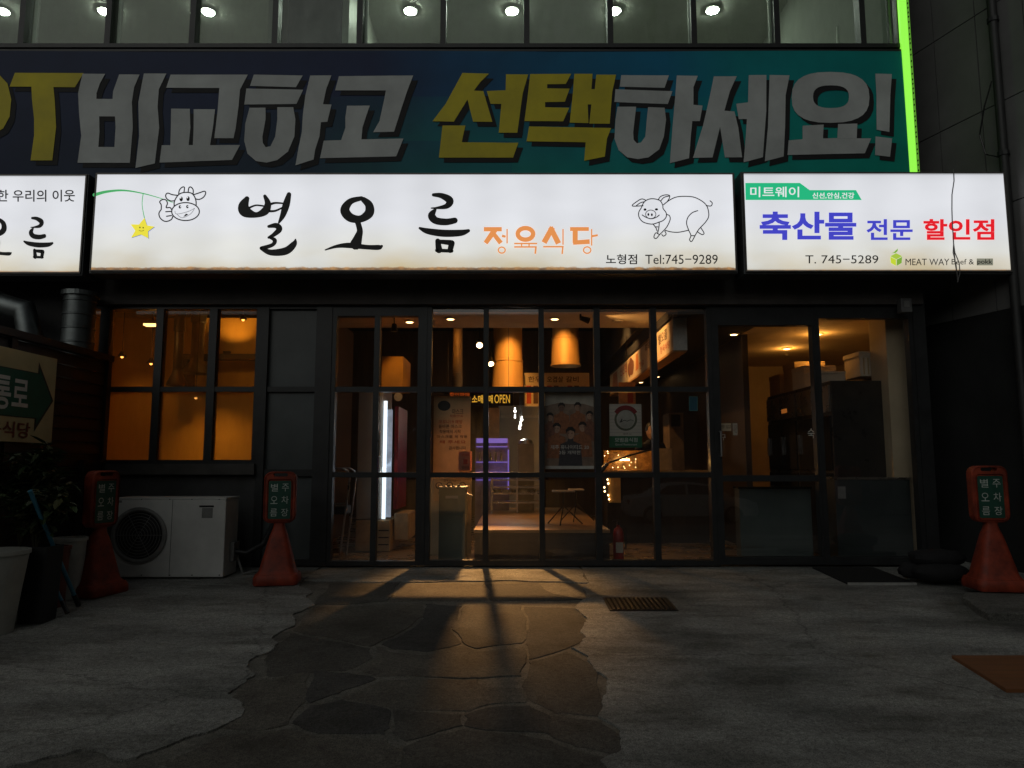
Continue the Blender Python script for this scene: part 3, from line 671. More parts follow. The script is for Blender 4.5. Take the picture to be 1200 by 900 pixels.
# ------------------------------------------------------------------ backlit signboards
def face_mat(name, strength, seed, rust, zlo):
    m = bpy.data.materials.new(name); m.use_nodes = True; nt = m.node_tree; N = nt.nodes; L = nt.links; b = N['Principled BSDF']
    g = N.new('ShaderNodeNewGeometry'); sx = N.new('ShaderNodeSeparateXYZ'); L.new(g.outputs['Position'], sx.inputs[0])
    mp = N.new('ShaderNodeMapping'); mp.inputs['Location'].default_value = (seed, 0, 0); mp.inputs['Scale'].default_value = (1, 1, 2.2); L.new(g.outputs['Position'], mp.inputs[0])
    nz = N.new('ShaderNodeTexNoise'); nz.inputs['Scale'].default_value = .9; nz.inputs['Detail'].default_value = 5; L.new(mp.outputs[0], nz.inputs[0])
    # dirt collects along the lower edge of the film
    mr = N.new('ShaderNodeMapRange'); mr.inputs['From Min'].default_value = zlo + .55; mr.inputs['From Max'].default_value = zlo; L.new(sx.outputs['Z'], mr.inputs[0])
    ml = N.new('ShaderNodeMath'); ml.operation = 'MULTIPLY'; ml.use_clamp = True; L.new(mr.outputs[0], ml.inputs[0]); L.new(nz.outputs['Fac'], ml.inputs[1])
    cr = N.new('ShaderNodeValToRGB'); L.new(ml.outputs[0], cr.inputs[0]); e = cr.color_ramp.elements
    e[0].position, e[0].color = .0, (.74, .755, .80, 1); e[1].position, e[1].color = .60, (.62, .52, .33, 1); k = e.new(.28); k.color = (.74, .74, .70, 1)
    # rust creeping up from the bottom rail
    n2 = N.new('ShaderNodeTexNoise'); n2.inputs['Scale'].default_value = 7; n2.inputs['Detail'].default_value = 8; n2.inputs['Roughness'].default_value = .7; L.new(g.outputs['Position'], n2.inputs[0])
    hgt = N.new('ShaderNodeMath'); hgt.operation = 'MULTIPLY_ADD'; hgt.inputs[1].default_value = .075 * rust; hgt.inputs[2].default_value = zlo - .012 * rust - (0 if rust else .1); L.new(n2.outputs['Fac'], hgt.inputs[0])
    lt = N.new('ShaderNodeMapRange'); lt.inputs['To Min'].default_value = 1; lt.inputs['To Max'].default_value = 0
    sb = N.new('ShaderNodeMath'); sb.operation = 'SUBTRACT'; L.new(sx.outputs['Z'], sb.inputs[0]); L.new(hgt.outputs[0], sb.inputs[1])
    lt.inputs['From Min'].default_value = -.004; lt.inputs['From Max'].default_value = .012; L.new(sb.outputs[0], lt.inputs[0])
    n3 = N.new('ShaderNodeTexNoise'); n3.inputs['Scale'].default_value = 14; n3.inputs['Detail'].default_value = 6; L.new(g.outputs['Position'], n3.inputs[0])
    rc = N.new('ShaderNodeValToRGB'); L.new(n3.outputs['Fac'], rc.inputs[0]); e = rc.color_ramp.elements
    e[0].position, e[0].color = .35, (.12, .045, .008, 1); e[1].position, e[1].color = .68, (.50, .24, .06, 1)
    mx = N.new('ShaderNodeMix'); mx.data_type = 'RGBA'; L.new(lt.outputs[0], mx.inputs[0]); L.new(cr.outputs[0], mx.inputs[6]); L.new(rc.outputs[0], mx.inputs[7])
    n4 = N.new('ShaderNodeTexNoise'); n4.inputs['Scale'].default_value = 1.1; n4.inputs['Detail'].default_value = 2; L.new(mp.outputs[0], n4.inputs[0])
    r4 = N.new('ShaderNodeMapRange'); r4.inputs['To Min'].default_value = .86; r4.inputs['To Max'].default_value = 1.1; L.new(n4.outputs['Fac'], r4.inputs[0])
    mm = N.new('ShaderNodeMix'); mm.data_type = 'RGBA'; mm.blend_type = 'MULTIPLY'; mm.inputs[0].default_value = 1; L.new(mx.outputs[2], mm.inputs[6]); L.new(r4.outputs[0], mm.inputs[7])
    b.inputs['Base Color'].default_value = (.5, .5, .5, 1); b.inputs['Roughness'].default_value = .35
    # glow bands of unbuilt upright tubes painted into the emission, dimmer near the rails
    tu = N.new('ShaderNodeMath'); tu.operation = 'MULTIPLY'; tu.inputs[1].default_value = 6.283 / .62; L.new(sx.outputs['X'], tu.inputs[0])
    tcs = N.new('ShaderNodeMath'); tcs.operation = 'COSINE'; L.new(tu.outputs[0], tcs.inputs[0])
    tm = N.new('ShaderNodeMath'); tm.operation = 'MULTIPLY_ADD'; tm.inputs[1].default_value = .030; tm.inputs[2].default_value = 1.0; L.new(tcs.outputs[0], tm.inputs[0])
    hz_ = N.new('ShaderNodeMapRange'); hz_.inputs['From Min'].default_value = zlo; hz_.inputs['From Max'].default_value = zlo + 1.09; hz_.inputs['To Max'].default_value = 3.1416; L.new(sx.outputs['Z'], hz_.inputs[0])
    hs_ = N.new('ShaderNodeMath'); hs_.operation = 'SINE'; L.new(hz_.outputs[0], hs_.inputs[0])
    hp = N.new('ShaderNodeMath'); hp.operation = 'POWER'; hp.inputs[1].default_value = .10; hs_.use_clamp = True; L.new(hs_.outputs[0], hp.inputs[0])
    hm_ = N.new('ShaderNodeMath'); hm_.operation = 'MULTIPLY_ADD'; hm_.inputs[1].default_value = .40; hm_.inputs[2].default_value = .62; L.new(hp.outputs[0], hm_.inputs[0])
    hx_ = N.new('ShaderNodeMath'); hx_.operation = 'MULTIPLY'; L.new(tm.outputs[0], hx_.inputs[0]); L.new(hm_.outputs[0], hx_.inputs[1])
    mt = N.new('ShaderNodeMix'); mt.data_type = 'RGBA'; mt.blend_type = 'MULTIPLY'; mt.inputs[0].default_value = 1; L.new(mm.outputs[2], mt.inputs[6]); L.new(hx_.outputs[0], mt.inputs[7]); mm = mt
    L.new(mm.outputs[2], b.inputs['Emission Color']); b.inputs['Emission Strength'].default_value = strength
    return m
M_BOX = mat('sign_box_metal', (.09, .095, .10), .45, .2, .25, 3, .05)
INK = mat('black_vinyl', (.008, .008, .009), .5, var=.1)
def signboard(name, x0, x1, y0, y1, label, seed, rust, strength=.92, dep=.28):
    a, b_ = P(x0, y0, SY), P(x1, y0, SY); z1 = a.z; z0 = P(600, y1, SY).z
    xa = P(x0, (y0 + y1) / 2, SY).x; xb = P(x1, (y0 + y1) / 2, SY).x
    t = thing(name, ((xa + xb) / 2, SY + .1, z0), label, 'signboard')
    MB().box(xa - .03, xb + .03, SY + .012, SY + dep, z0 - .035, z1 + .025).build('box', M_BOX, t, .006)
    MB().box(xa, xb, SY, SY + .0115, z0, z1).build('lit_face', face_mat('lit_face_%d' % seed, strength, seed, rust, z0), t)
    mb = MB(); e = .016
    mb.box(xa - e, xb + e, SY - .008, SY + .011, z1, z1 + e); mb.box(xa - e, xb + e, SY - .010, SY + .011, z0 - e, z0)
    mb.box(xa - e, xa, SY - .006, SY + .011, z0, z1); mb.box(xb, xb + e, SY - .006, SY + .011, z0, z1)
    mb.build('trim', mat('trim_metal', (.16, .15, .14), .5, .4, .3, 8), t)
    mb = MB()
    for x in (xa + .4, xb - .4): mb.box(x - .03, x + .03, SY + dep, 8.26, z0 + .15, z1 - .15)
    mb.build('bracket', M_FRAME, t)
    return t
sgA = signboard('lit_signboard', -330, 96.5, 206, 319, 'white backlit signboard cut off by the left edge', 1, .25)
sgB = signboard('lit_signboard', 110.5, 860, 204.5, 316.5, 'widest white backlit signboard with black brush lettering, a cow and a pig', 2, 1.0)
sgC = signboard('lit_signboard', 873.5, 1180, 203.5, 317, 'white backlit signboard with blue and red lettering and a green tag', 3, .2)
Fz = front(SY)
BRUSH = {
 'byeol': [[(118, 132, 24), (103, 165, 50), (112, 192, 54), (160, 208, 26), (203, 190, 38), (216, 155, 30), (202, 120, 16)], [(130, 174, 10), (160, 163, 8), (195, 166, 8)],
           [(222, 160, 14), (250, 152, 10), (290, 154, 8)], [(214, 190, 12), (250, 189, 10), (288, 172, 8)], [(315, 112, 22), (302, 160, 34), (286, 210, 26), (268, 244, 10)],
           [(220, 262, 14), (255, 258, 26), (270, 275, 28), (245, 300, 20), (220, 314, 12)], [(222, 313, 10), (248, 326, 20), (238, 348, 18), (190, 364, 20)], [(186, 364, 18), (230, 384, 28), (300, 377, 36), (338, 345, 28), (346, 322, 6)]],
 'o': [[(655, 130, 20), (603, 145, 30), (577, 185, 44), (602, 220, 42), (650, 227, 34), (690, 200, 44), (690, 162, 38), (664, 136, 26)], [(635, 235, 26), (647, 280, 28), (640, 310, 38), (628, 345, 54)],
       [(485, 372, 6), (540, 355, 16), (600, 351, 26), (680, 359, 22), (735, 360, 24), (750, 354, 12)]],
 'reum': [[(992, 114, 16), (1030, 118, 26), (1068, 140, 36), (1055, 166, 26), (1010, 175, 12), (982, 176, 6)], [(1000, 184, 14), (984, 210, 36), (1002, 234, 34), (1050, 241, 32), (1092, 234, 28)],
          [(928, 270, 12), (965, 284, 28), (1040, 294, 34), (1120, 292, 30), (1156, 282, 16)],
          [(1012, 330, 24), (1018, 372, 32)], [(1010, 332, 18), (1072, 338, 26)], [(1078, 340, 28), (1070, 374, 26)], [(1008, 374, 18), (1078, 377, 16)]]}
def brush(key, m, parent):
    mb = MB()
    for st in BRUSH[key]: mb.stroke(st, m, .004, 6)
    return mb.build('letter', INK, parent, fix=False)
mB = zoomed(Fz, 260, 200, 4)
for k in ('byeol', 'o', 'reum'): brush(k, mB, sgB)
brush('reum', lambda u, v, d=0.: Fz((112 + (u - 925) * .585) / 4, 190 + (255 + (v - 103) * .70) / 4, d), sgA)
brush('o', lambda u, v, d=0.: Fz((-50 + (u - 560) * .585) / 4 - 2, 190 + (250 + (v - 103) * .70) / 4, d), sgA)
brush('byeol', lambda u, v, d=0.: Fz((-420 + (u - 80) * .585) / 4, 190 + (255 + (v - 103) * .70) / 4, d), sgA)
text('lettering', '한 우리의 이웃', Fz, -3, 222.5, 88, 236.5, INK, sgA, .012)
# orange lettering with thick and thin strokes
M_ORA = emit('orange_vinyl', (.82, .30, .085), .88)
mO = zoomed(Fz, 560, 250, 4)
def olet(strokes, rings=()):
    mb = MB(); k = 0
    for s_ in strokes: mb.stroke([(x, y, w) for x, y, w in s_], mO, .004 + k * .0003, 4, caps=False); k += 1
    for r_ in rings: mb.ring(*r_, mO, .004 + k * .0003); k += 1
    mb.build('letter', M_ORA, sgB, fix=False)
olet([[(28, 75, 20), (112, 75, 20)], [(80, 78, 26), (36, 140, 22)], [(70, 92, 20), (108, 140, 22)], [(137, 74, 6), (137, 142, 6)], [(113, 106, 12), (130, 110, 10)]], [(112, 173, 16, 14, 6)])
olet([[(170, 142, 7), (278, 142, 7)], [(205, 142, 6), (205, 158, 6)], [(240, 142, 6), (240, 158, 6)], [(170, 158, 7), (276, 158, 7)], [(272, 158, 8), (269, 190, 8)]], [(223, 97, 36, 27, 21)])
olet([[(350, 66, 26), (310, 138, 26)], [(340, 66, 24), (378, 142, 26)], [(399, 74, 6), (399, 148, 6)], [(306, 157, 7), (402, 157, 7)], [(398, 157, 7), (395, 191, 7)]])
olet([[(432, 74, 18), (520, 74, 18)], [(456, 74, 24), (456, 140, 24)], [(446, 138, 20), (524, 133, 22)], [(533, 74, 6), (533, 152, 6)], [(535, 108, 10), (562, 103, 9)]], [(512, 173, 17, 15, 6)])
text('lettering', '노형점', Fz, 710, 298, 746.5, 309.8, INK, sgB, .012)
text('lettering', 'Tel:745−9289', Fz, 756, 298.5, 841, 309.5, INK, sgB, 0)
# cow with raised thumb, green stem and star
M_CGR = emit('green_vinyl', (.06, .42, .13), .85); M_YEL = emit('yellow_vinyl', (.86, .76, .05), .9); M_BLU = emit('blue_edge', (.16, .25, .62), .6); M_WHT = emit('white_vinyl', (.80, .81, .84), .92)
m5 = zoomed(Fz, 0, 190, 4)
mb = MB(); mb.stroke([(443, 154, 16), (500, 139, 12), (580, 133, 8), (670, 147, 5), (760, 172, 3), (815, 192, 2)], m5, .003, 6); mb.stroke([(672, 147, 4), (667, 200, 3), (678, 264, 4)], m5, .0034, 6)
mb.build('stem_drawing', M_CGR, sgB, fix=False)
star = [(678, 262), (690, 297), (725, 303), (695, 325), (697, 358), (662, 340), (615, 355), (635, 322), (613, 292), (652, 293)]
MB().poly([(x + 2.5, y + 2) for x, y in star], m5, .003).build('star_edge', M_BLU, sgB, fix=False)
MB().poly(star, m5, .004).build('star_drawing', M_YEL, sgB, fix=False)
mb = MB(); mb.ell(657, 307, 3, 4, m5, .005, 8); mb.ell(672, 308, 3, 4, m5, .005, 8); mb.stroke([(652, 320, 2), (664, 324, 2), (676, 320, 2)], m5, .005); mb.build('star_face', INK, sgB, fix=False)
mc = zoomed(Fz, 170, 210, 11.24)
mb = MB(); w = 15
def ln(pts, m, w_, d=.004, cl=False): mb.stroke([(x, y, w_) for x, y in pts], m, d, 5, cl)
for pts in ([(385, 350), (390, 290), (430, 220), (480, 185), (545, 175), (610, 185), (650, 225), (672, 285), (675, 340)], [(445, 195), (455, 145), (490, 108), (520, 110), (515, 170)], [(570, 165), (580, 115), (605, 105), (635, 140), (635, 195)],
            [(435, 215), (360, 205), (300, 185), (273, 215), (290, 260), (340, 288), (385, 285)], [(645, 205), (720, 180), (785, 160), (800, 190), (770, 240), (715, 268), (672, 262)],
            [(215, 400), (215, 340), (195, 300), (230, 270), (275, 275), (297, 320), (280, 375), (330, 375), (352, 402)], [(215, 400), (185, 450), (200, 510), (250, 552), (300, 555), (350, 530), (368, 490)], [(275, 430), (350, 425)], [(285, 490), (350, 480)]): ln(pts, mc, w)
mb.ring(535, 428, 182, 118, w, mc, .004, 26)
for pts in ([(395, 420), (420, 460), (560, 430), (655, 385)], [(655, 385), (600, 460), (490, 510), (420, 460)]): ln(pts, mc, 5)
for e_ in ((478, 262, 22, 32), (568, 258, 22, 32), (462, 366, 17, 22), (560, 363, 17, 22)): mb.ell(*e_, mc, .004)
mb.poly([(505, 498), (540, 455), (572, 465), (540, 485)], mc, .004)
mb.build('cow_drawing', INK, sgB, fix=False)
mb = MB()
for e_ in ((472, 245, 9, 12), (561, 242, 9, 12), (470, 364, 8, 9), (568, 361, 8, 9)): mb.ell(*e_, mc, .0045, 10)
mb.build('cow_highlights', M_WHT, sgB, fix=False)
mp_ = zoomed(Fz, 730, 220, 10); mb = MB()
for pts in ([(250, 165), (200, 180), (155, 213)], [(270, 150), (220, 133), (160, 165), (108, 215), (235, 212)], [(412, 145), (440, 105), (500, 85), (548, 97), (525, 155), (475, 200)], [(440, 160), (480, 115), (545, 98)],
            [(475, 200), (540, 150), (620, 112), (720, 102), (830, 112), (920, 155), (975, 205), (1000, 270), (1003, 340), (970, 400), (910, 465), (880, 500), (845, 560), (805, 630), (780, 610), (795, 560), (770, 500), (745, 420), (760, 350), (810, 295), (875, 270)],
            [(795, 563), (845, 563)], [(975, 210), (1030, 215), (1045, 180), (1020, 155)], [(910, 468), (925, 490), (950, 535), (925, 550), (875, 520)], [(495, 500), (560, 518), (650, 523), (765, 500)],
            [(515, 315), (545, 330), (552, 375), (520, 450), (480, 500), (430, 550), (390, 595), (362, 580), (385, 530), (425, 550)], [(425, 410), (420, 470), (405, 540)], [(350, 425), (385, 470), (400, 510)], [(375, 460), (410, 460)], [(455, 550), (475, 568), (505, 545), (490, 510)],
            [(225, 320), (265, 345), (325, 365), (385, 350), (425, 322)]): ln(pts, mp_, 11)
ln([(345, 130), (430, 150), (465, 205), (470, 245), (505, 295), (505, 345), (470, 385), (420, 405), (340, 428), (240, 405), (190, 350), (185, 290), (215, 235), (240, 180), (280, 145)], mp_, 11, .004, True)
mb.ring(325, 313, 60, 50, 8, mp_, .004)
for e_ in ((297, 315, 11, 17), (338, 318, 11, 17), (258, 257, 17, 14), (392, 255, 19, 13)): mb.ell(*e_, mp_, .004, 12)
mb.build('pig_drawing', INK, sgB, fix=False)
# right signboard
M_TAG = emit('green_tag', (.02, .52, .23), .85); M_BLUE = emit('blue_vinyl', (.052, .055, .52), 1.0); M_RED = emit('red_vinyl', (.78, .012, .022), .95); M_LIME = emit('lime_vinyl', (.40, .58, .06), .9); M_LIME2 = emit('leaf_vinyl', (.22, .44, .05), .85); M_GREY = emit('grey_sticker', (.26, .26, .20), .8)
m6 = zoomed(Fz, 860, 205, 6.316); m7 = zoomed(Fz, 1030, 205, 6.665)
MB().poly([(84, 60), (488, 60), (560, 113), (903, 113), (945, 186), (86, 186)], m6, .003).build('green_tag', M_TAG, sgC, fix=False)
text('lettering', '미트웨이', m6, 120, 88, 482, 166, M_WHT, sgC, .012, .0045)
text('lettering', '신선,안심,건강', m6, 580, 131, 890, 178, M_WHT, sgC, .018, .0045)
text('lettering', '축산물', m6, 190, 272, 905, 482, M_BLUE, sgC, .030)
text('lettering', '전문', m6, 980, 328, 1322, 482, M_BLUE, sgC, .022)
text('lettering', '할인점', m7, 346, 345, 900, 508, M_RED, sgC, .026)
text('lettering', 'T. 745−5289', m6, 528, 595, 1068, 656, INK, sgC, 0)
text('lettering', 'MEAT WAY', m7, 206, 655, 548, 706, INK, sgC, 0)
text('lettering', 'Beef &', m7, 566, 657, 740, 700, INK, sgC, 0)
MB().poly([(762, 653), (890, 653), (890, 707), (762, 707)], m7, .003).build('sticker', M_GREY, sgC, fix=False)
text('lettering', 'pokk', m7, 767, 660, 884, 706, INK, sgC, .012, .0045)
mb = MB(); mb.poly([(88, 635), (133, 612), (180, 635), (135, 660)], m7, .003); mb.build('fruit_top', M_LIME, sgC, fix=False)
mb = MB(); mb.poly([(88, 640), (132, 662), (132, 710), (92, 688)], m7, .003); mb.build('fruit_side', emit('lime_vinyl_light', (.55, .66, .04), .95), sgC, fix=False)
mb = MB(); mb.poly([(138, 662), (180, 640), (176, 688), (138, 710)], m7, .003); mb.poly([(96, 612), (115, 605), (128, 592), (146, 575), (145, 595), (128, 610)], m7, .003); mb.build('fruit_leaf', M_LIME2, sgC, fix=False)
# loose wire hanging over the right signboard
t = thing('loose_wire', P(1117, 204, SY - .03), 'thin loose wire dangling over the right signboard', 'wire')
wp = [(1117.5, 198), (1118, 212), (1115.6, 228), (1115.5, 245), (1116, 262), (1117.2, 280), (1118, 295), (1120, 312), (1123, 330)]
M_WIRE = mat('grey_wire', (.10, .10, .10), .5)
MB().tube([P(x, y, SY - .03) for x, y in wp], .0055, 6).build('strand', M_WIRE, t)
MB().tube([P(x, y, SY - .04) for x, y in ((1117.5, 285), (1119, 296), (1124, 308), (1125, 320), (1122, 331))], .005, 6).build('strand', M_WIRE, t)
MB().tube([P(x, y, SY - .035) for x, y in ((1117.3, 287), (1116.8, 296), (1120.5, 310), (1122.5, 331))], .004, 6).build('strand', M_WIRE, t)
# ------------------------------------------------------------------ left fence with its direction board
FX = -4.63
M_FEN = mat('dark_brown_fence', (.020, .012, .010), .55, 0, .3, 4, .1)
fen = thing('louvre_fence', (FX, 6.0, gz(6)), 'dark slatted fence running out from the building at the left', 'fence')
FZ1 = PX(60, 408, FX).z
FZ1 = 2.33
for y in (8.19, 6.6, 5.2, 3.9): MB().box(FX - .05, FX + .02, y - .04, y + .04, gz(y) - .02, FZ1).build('post', M_FEN, fen)
MB().box(FX - .06, FX + .035, 3.9, 8.24, FZ1, FZ1 + .07).build('top_rail', M_FEN, fen)
M_SLE = mat('slat_edge', (.16, .14, .14), .4, 0, .2, 6)
for k in range(17):
    z = .10 + k * .131
    mb = MB(); mb.hexa([(FX - .035, 3.9, z), (FX + .0, 3.9, z - .012), (FX + .0, 8.14, z - .012), (FX - .035, 8.14, z), (FX - .035, 3.9, z + .125), (FX - .018, 3.9, z + .113), (FX - .018, 8.14, z + .113), (FX - .035, 8.14, z + .125)])
    s_ = mb.build('slat', M_FEN, fen)
    MB().box(FX - .016, FX - .010, 7.40, 7.85, z + .108, z + .112).build('pale_edge', M_SLE, s_)  # paler strip along part of each slat edge
M_CREAM = mat('cream_board', (.50, .42, .22), .6, 0, .15, 2); M_DGREEN = mat('green_print', (.012, .10, .062), .6, 0, .2, 3); M_BRED = mat('brown_red_print', (.17, .035, .02), .6); M_DARKE = mat('dark_print', (.03, .028, .022), .6)
def side(u, v, d=0.): return PX(u, v, FX + .03) + Vector((d, 0, 0))
br = PX(62, 470, FX + .03)
db = thing('direction_board', (FX + .03, 6.6, PX(62, 520, FX + .03).z), 'cream board with a green arrow fixed to the slatted fence', 'sign')
yb1, yb0 = br.y, 5.3; zb1, zb0 = PX(62, 420, FX + .03).z, PX(61, 520, FX + .03).z
MB().box(FX + .022, FX + .045, yb0, yb1, zb0, zb1).build('board', M_CREAM, db, .003)
# board drawn in metres: u = distance from the right edge towards the camera, v = height above the lower edge
bm_ = local((FX + .045, yb1, zb0), (0, -1, 0), (0, 0, 1), (1, 0, 0)); bh = zb1 - zb0
MB().poly([(.02, bh * .50), (.28, bh * .92), (.28, bh * .79), (2.0, bh * .79), (2.0, bh * .27), (.28, bh * .27), (.28, bh * .12)][::-1], bm_, .002).build('arrow_shadow', M_DARKE, db)
MB().poly([(.05, bh * .50), (.26, bh * .84), (.26, bh * .78), (2.0, bh * .78), (2.0, bh * .28), (.26, bh * .28), (.26, bh * .20)][::-1], bm_, .004).build('arrow', M_DGREEN, db)
M_LT = mat('white_print', (.62, .62, .58), .6, 0, .1)
text('lettering', '통로', bm_, .86, bh * .70, .40, bh * .34, M_LT, db, .02, .006)
text('lettering', '정육식당', bm_, 1.10, bh * .22, .34, bh * .045, M_BRED, db, .02, .006)
# spiral ducts behind the fence
M_GALV = mat('galvanised', (.20, .22, .22), .42, .9, .3, 5, .05)
def duct(px0, px1, py0, py1, Y, label, elbow=False):
    a, b = P(px0, py1, Y), P(px1, py1, Y); r = (b.x - a.x) / 2; cx = (a.x + b.x) / 2; z0, z1 = 1.2, P(600, py0, Y).z
    t = thing('spiral_duct', (cx, Y + r, z0), label, 'duct')
    if not elbow:
        MB().lathe([(r, 0), (r, z1 - z0)], (cx, Y + r, z0), 28).build('pipe', M_GALV, t, smooth=True)
        z = z0 + .05
        while z < z1: MB().lathe([(r + .001, 0), (r + .010, .006), (r + .010, .016), (r + .001, .022)], (cx, Y + r, z), 28).build('rib', M_GALV, t, smooth=True); z += .155
        MB().lathe([(r + .03, 0), (r + .03, .05)], (cx, Y + r, z1), 28).build('flange', M_GALV, t)
        MB().box(cx - r - .1, cx + r + .1, Y, Y + 2 * r, .0, z0).build('fan_housing', M_FEN, t)
    else:
        pts = [(cx + 1.0 - q * .1, Y + r, z1 - .05) for q in range(4)] ; pts = [Vector((cx - .9, Y + r, z1)), Vector((cx - .3, Y + r, z1)), Vector((cx, Y + r, z1 - .08)), Vector((cx + .08, Y + r, z1 - .35)), Vector((cx + .08, Y + r, z1 - .8)), Vector((cx + .08, Y + r, .0))]
        MB().tube(pts, r * .9, 18).build('pipe', M_GALV, t, smooth=True)
        for i in (1, 3): MB().tube([pts[i], pts[i] + (pts[i + 1] - pts[i]).normalized() * .03], r * .98, 18).build('rib', M_GALV, t)
duct(62, 97, 344, 408, 7.75, 'ribbed galvanised duct rising behind the fence')
duct(2, 32, 352, 380, 7.7, 'bent galvanised duct end at the left edge behind the fence', True)

# ------------------------------------------------------------------ air conditioner
YA = 7.62
a0, a1 = P(129.5, 680, YA), P(261, 680, YA); az0, az1 = P(600, 676.5, YA).z, P(600, 583.5, YA).z
aw = a1.x - a0.x; ah = az1 - az0; ad = .36
M_ACW = mat('aged_white_enamel', (.70, .70, .67), .45, 0, .14, 2.5, .03, 60); M_ACD = mat('fan_black', (.015, .015, .016), .5); M_ACG = mat('grey_plastic', (.22, .22, .21), .5)
ac = thing('air_conditioner', (a0.x + aw / 2, YA + ad / 2, gz(YA)), 'white outdoor air conditioner unit with one round fan below the orange window', 'air conditioner')
MB().box(a0.x, a1.x, YA, YA + ad, az0, az1 - .012).build('casing', M_ACW, ac, .012)
MB().box(a0.x - .006, a1.x + .006, YA - .006, YA + ad + .006, az1 - .012, az1 + .004).build('lid', M_ACW, ac, .004)
fm = local((P(163.5, 627, YA).x, YA, P(163.5, 627, YA).z), (1, 0, 0), (0, 0, 1), (0, -1, 0)); fr = P(193, 627, YA).x - P(163.5, 627, YA).x
def disc(mb, r, d, n=36): mb.ell(0, 0, r, r, fm, d, n); return mb
grille = MB(); 
grille.loft([[fm(r * math.cos(q * 2 * math.pi / 36), r * math.sin(q * 2 * math.pi / 36), d) for q in range(36)] for r, d in ((fr * 1.08, .0), (fr * 1.10, .022), (fr * 1.0, .03), (fr * .94, .022), (fr * .93, .002))], cap=False)
gr = grille.build('fan_ring', M_ACG, ac, smooth=True)
disc(MB(), fr * .95, .003).build('fan_opening', M_ACD, ac, fix=False)
for k in range(3):
    a = k * 2.094 + .4; mb = MB()
    mb.poly([(fr * .18 * math.cos(a), fr * .18 * math.sin(a)), (fr * .85 * math.cos(a - .1), fr * .85 * math.sin(a - .1)), (fr * .9 * math.cos(a + .5), fr * .9 * math.sin(a + .5)), (fr * .7 * math.cos(a + 1.0), fr * .7 * math.sin(a + 1.0)), (fr * .2 * math.cos(a + 1.1), fr * .2 * math.sin(a + 1.1))], fm, .006)
    mb.build('fan_blade', mat('blade_grey', (.035, .035, .036), .5), ac, fix=False)
for k in range(1, 8): MB().loft([[fm((fr * .12 * k + o) * math.cos(q * 2 * math.pi / 30), (fr * .12 * k + o) * math.sin(q * 2 * math.pi / 30), d) for q in range(30)] for o, d in ((0, .018), (.003, .020), (.006, .018))], cap=False).build('guard_wire', M_ACG, ac)
for k in range(6): a = k * math.pi / 3; MB().tube([fm(0, 0, .02), fm(fr * .94 * math.cos(a), fr * .94 * math.sin(a), .02)], .003, 5).build('guard_spoke', M_ACG, ac)
xs_ = P(200.5, 627, YA).x; MB().box(xs_ - .002, xs_ + .002, YA - .0015, YA + .002, az0 + .01, az1 - .02).build('panel_seam', M_ACD, ac)
q0, q1 = P(237, 593, YA), P(249, 607, YA); MB().box(q0.x, q1.x, YA - .002, YA, q1.z, q0.z - .02).build('rating_label', M_ACG, ac)
MB().box(q0.x - .03, q1.x + .01, YA - .003, YA, q0.z - .012, q0.z + .006).build('badge', M_ACD, ac)
q0, q1 = P(133.5, 585, YA), P(143, 588, YA); MB().box(q0.x, q1.x, YA - .002, YA, q1.z - .01, q0.z - .012).build('badge', M_ACG, ac)
for sx in (134, 166, 199, 225, 257):
    for sy in (585, 674): q = P(sx, sy, YA); MB().tube([(q.x, YA + .002, q.z), (q.x, YA - .004, q.z)], .006, 8).build('screw', M_ACD, ac)
for px in (150, 228):
    q = P(px, 680, YA); mb = MB()
    mb.box(q.x - .045, q.x + .045, YA + .02, YA + ad - .02, az0 - .03, az0); mb.hexa([(q.x - .06, YA - .02, gz(YA) + .012), (q.x + .06, YA - .02, gz(YA) + .012), (q.x + .06, YA + ad, gz(YA) + .012), (q.x - .06, YA + ad, gz(YA) + .012), (q.x - .03, YA + .02, az0 - .03), (q.x + .03, YA + .02, az0 - .03), (q.x + .03, YA + ad - .02, az0 - .03), (q.x - .03, YA + ad - .02, az0 - .03)]); mb.build('foot', M_ACD, ac)
sx = a1.x
mb = MB(); mb.box(sx, sx + .05, YA + .14, YA + .30, az0 + .14, az0 + .34); mb.build('valve_cover', M_ACG, ac, .01)
MB().tube([(sx + .04, YA + .2, az0 + .24), (sx + .16, YA + .2, az0 + .22), (sx + .30, YA + .30, az0 + .30), (sx + .36, YA + .42, az0 + .5), (sx + .36, 8.27, az0 + .6)], .03, 10).build('pipe', M_ACD, ac, smooth=True)
MB().tube([(sx + .04, YA + .26, az0 + .18), (sx + .12, YA + .24, az0 - .0), (sx + .22, YA + .2, gz(YA) + .06), (sx + .30, YA + .3, gz(YA) + .045)], .014, 8).build('drain_hose', M_ACG, ac, smooth=True)

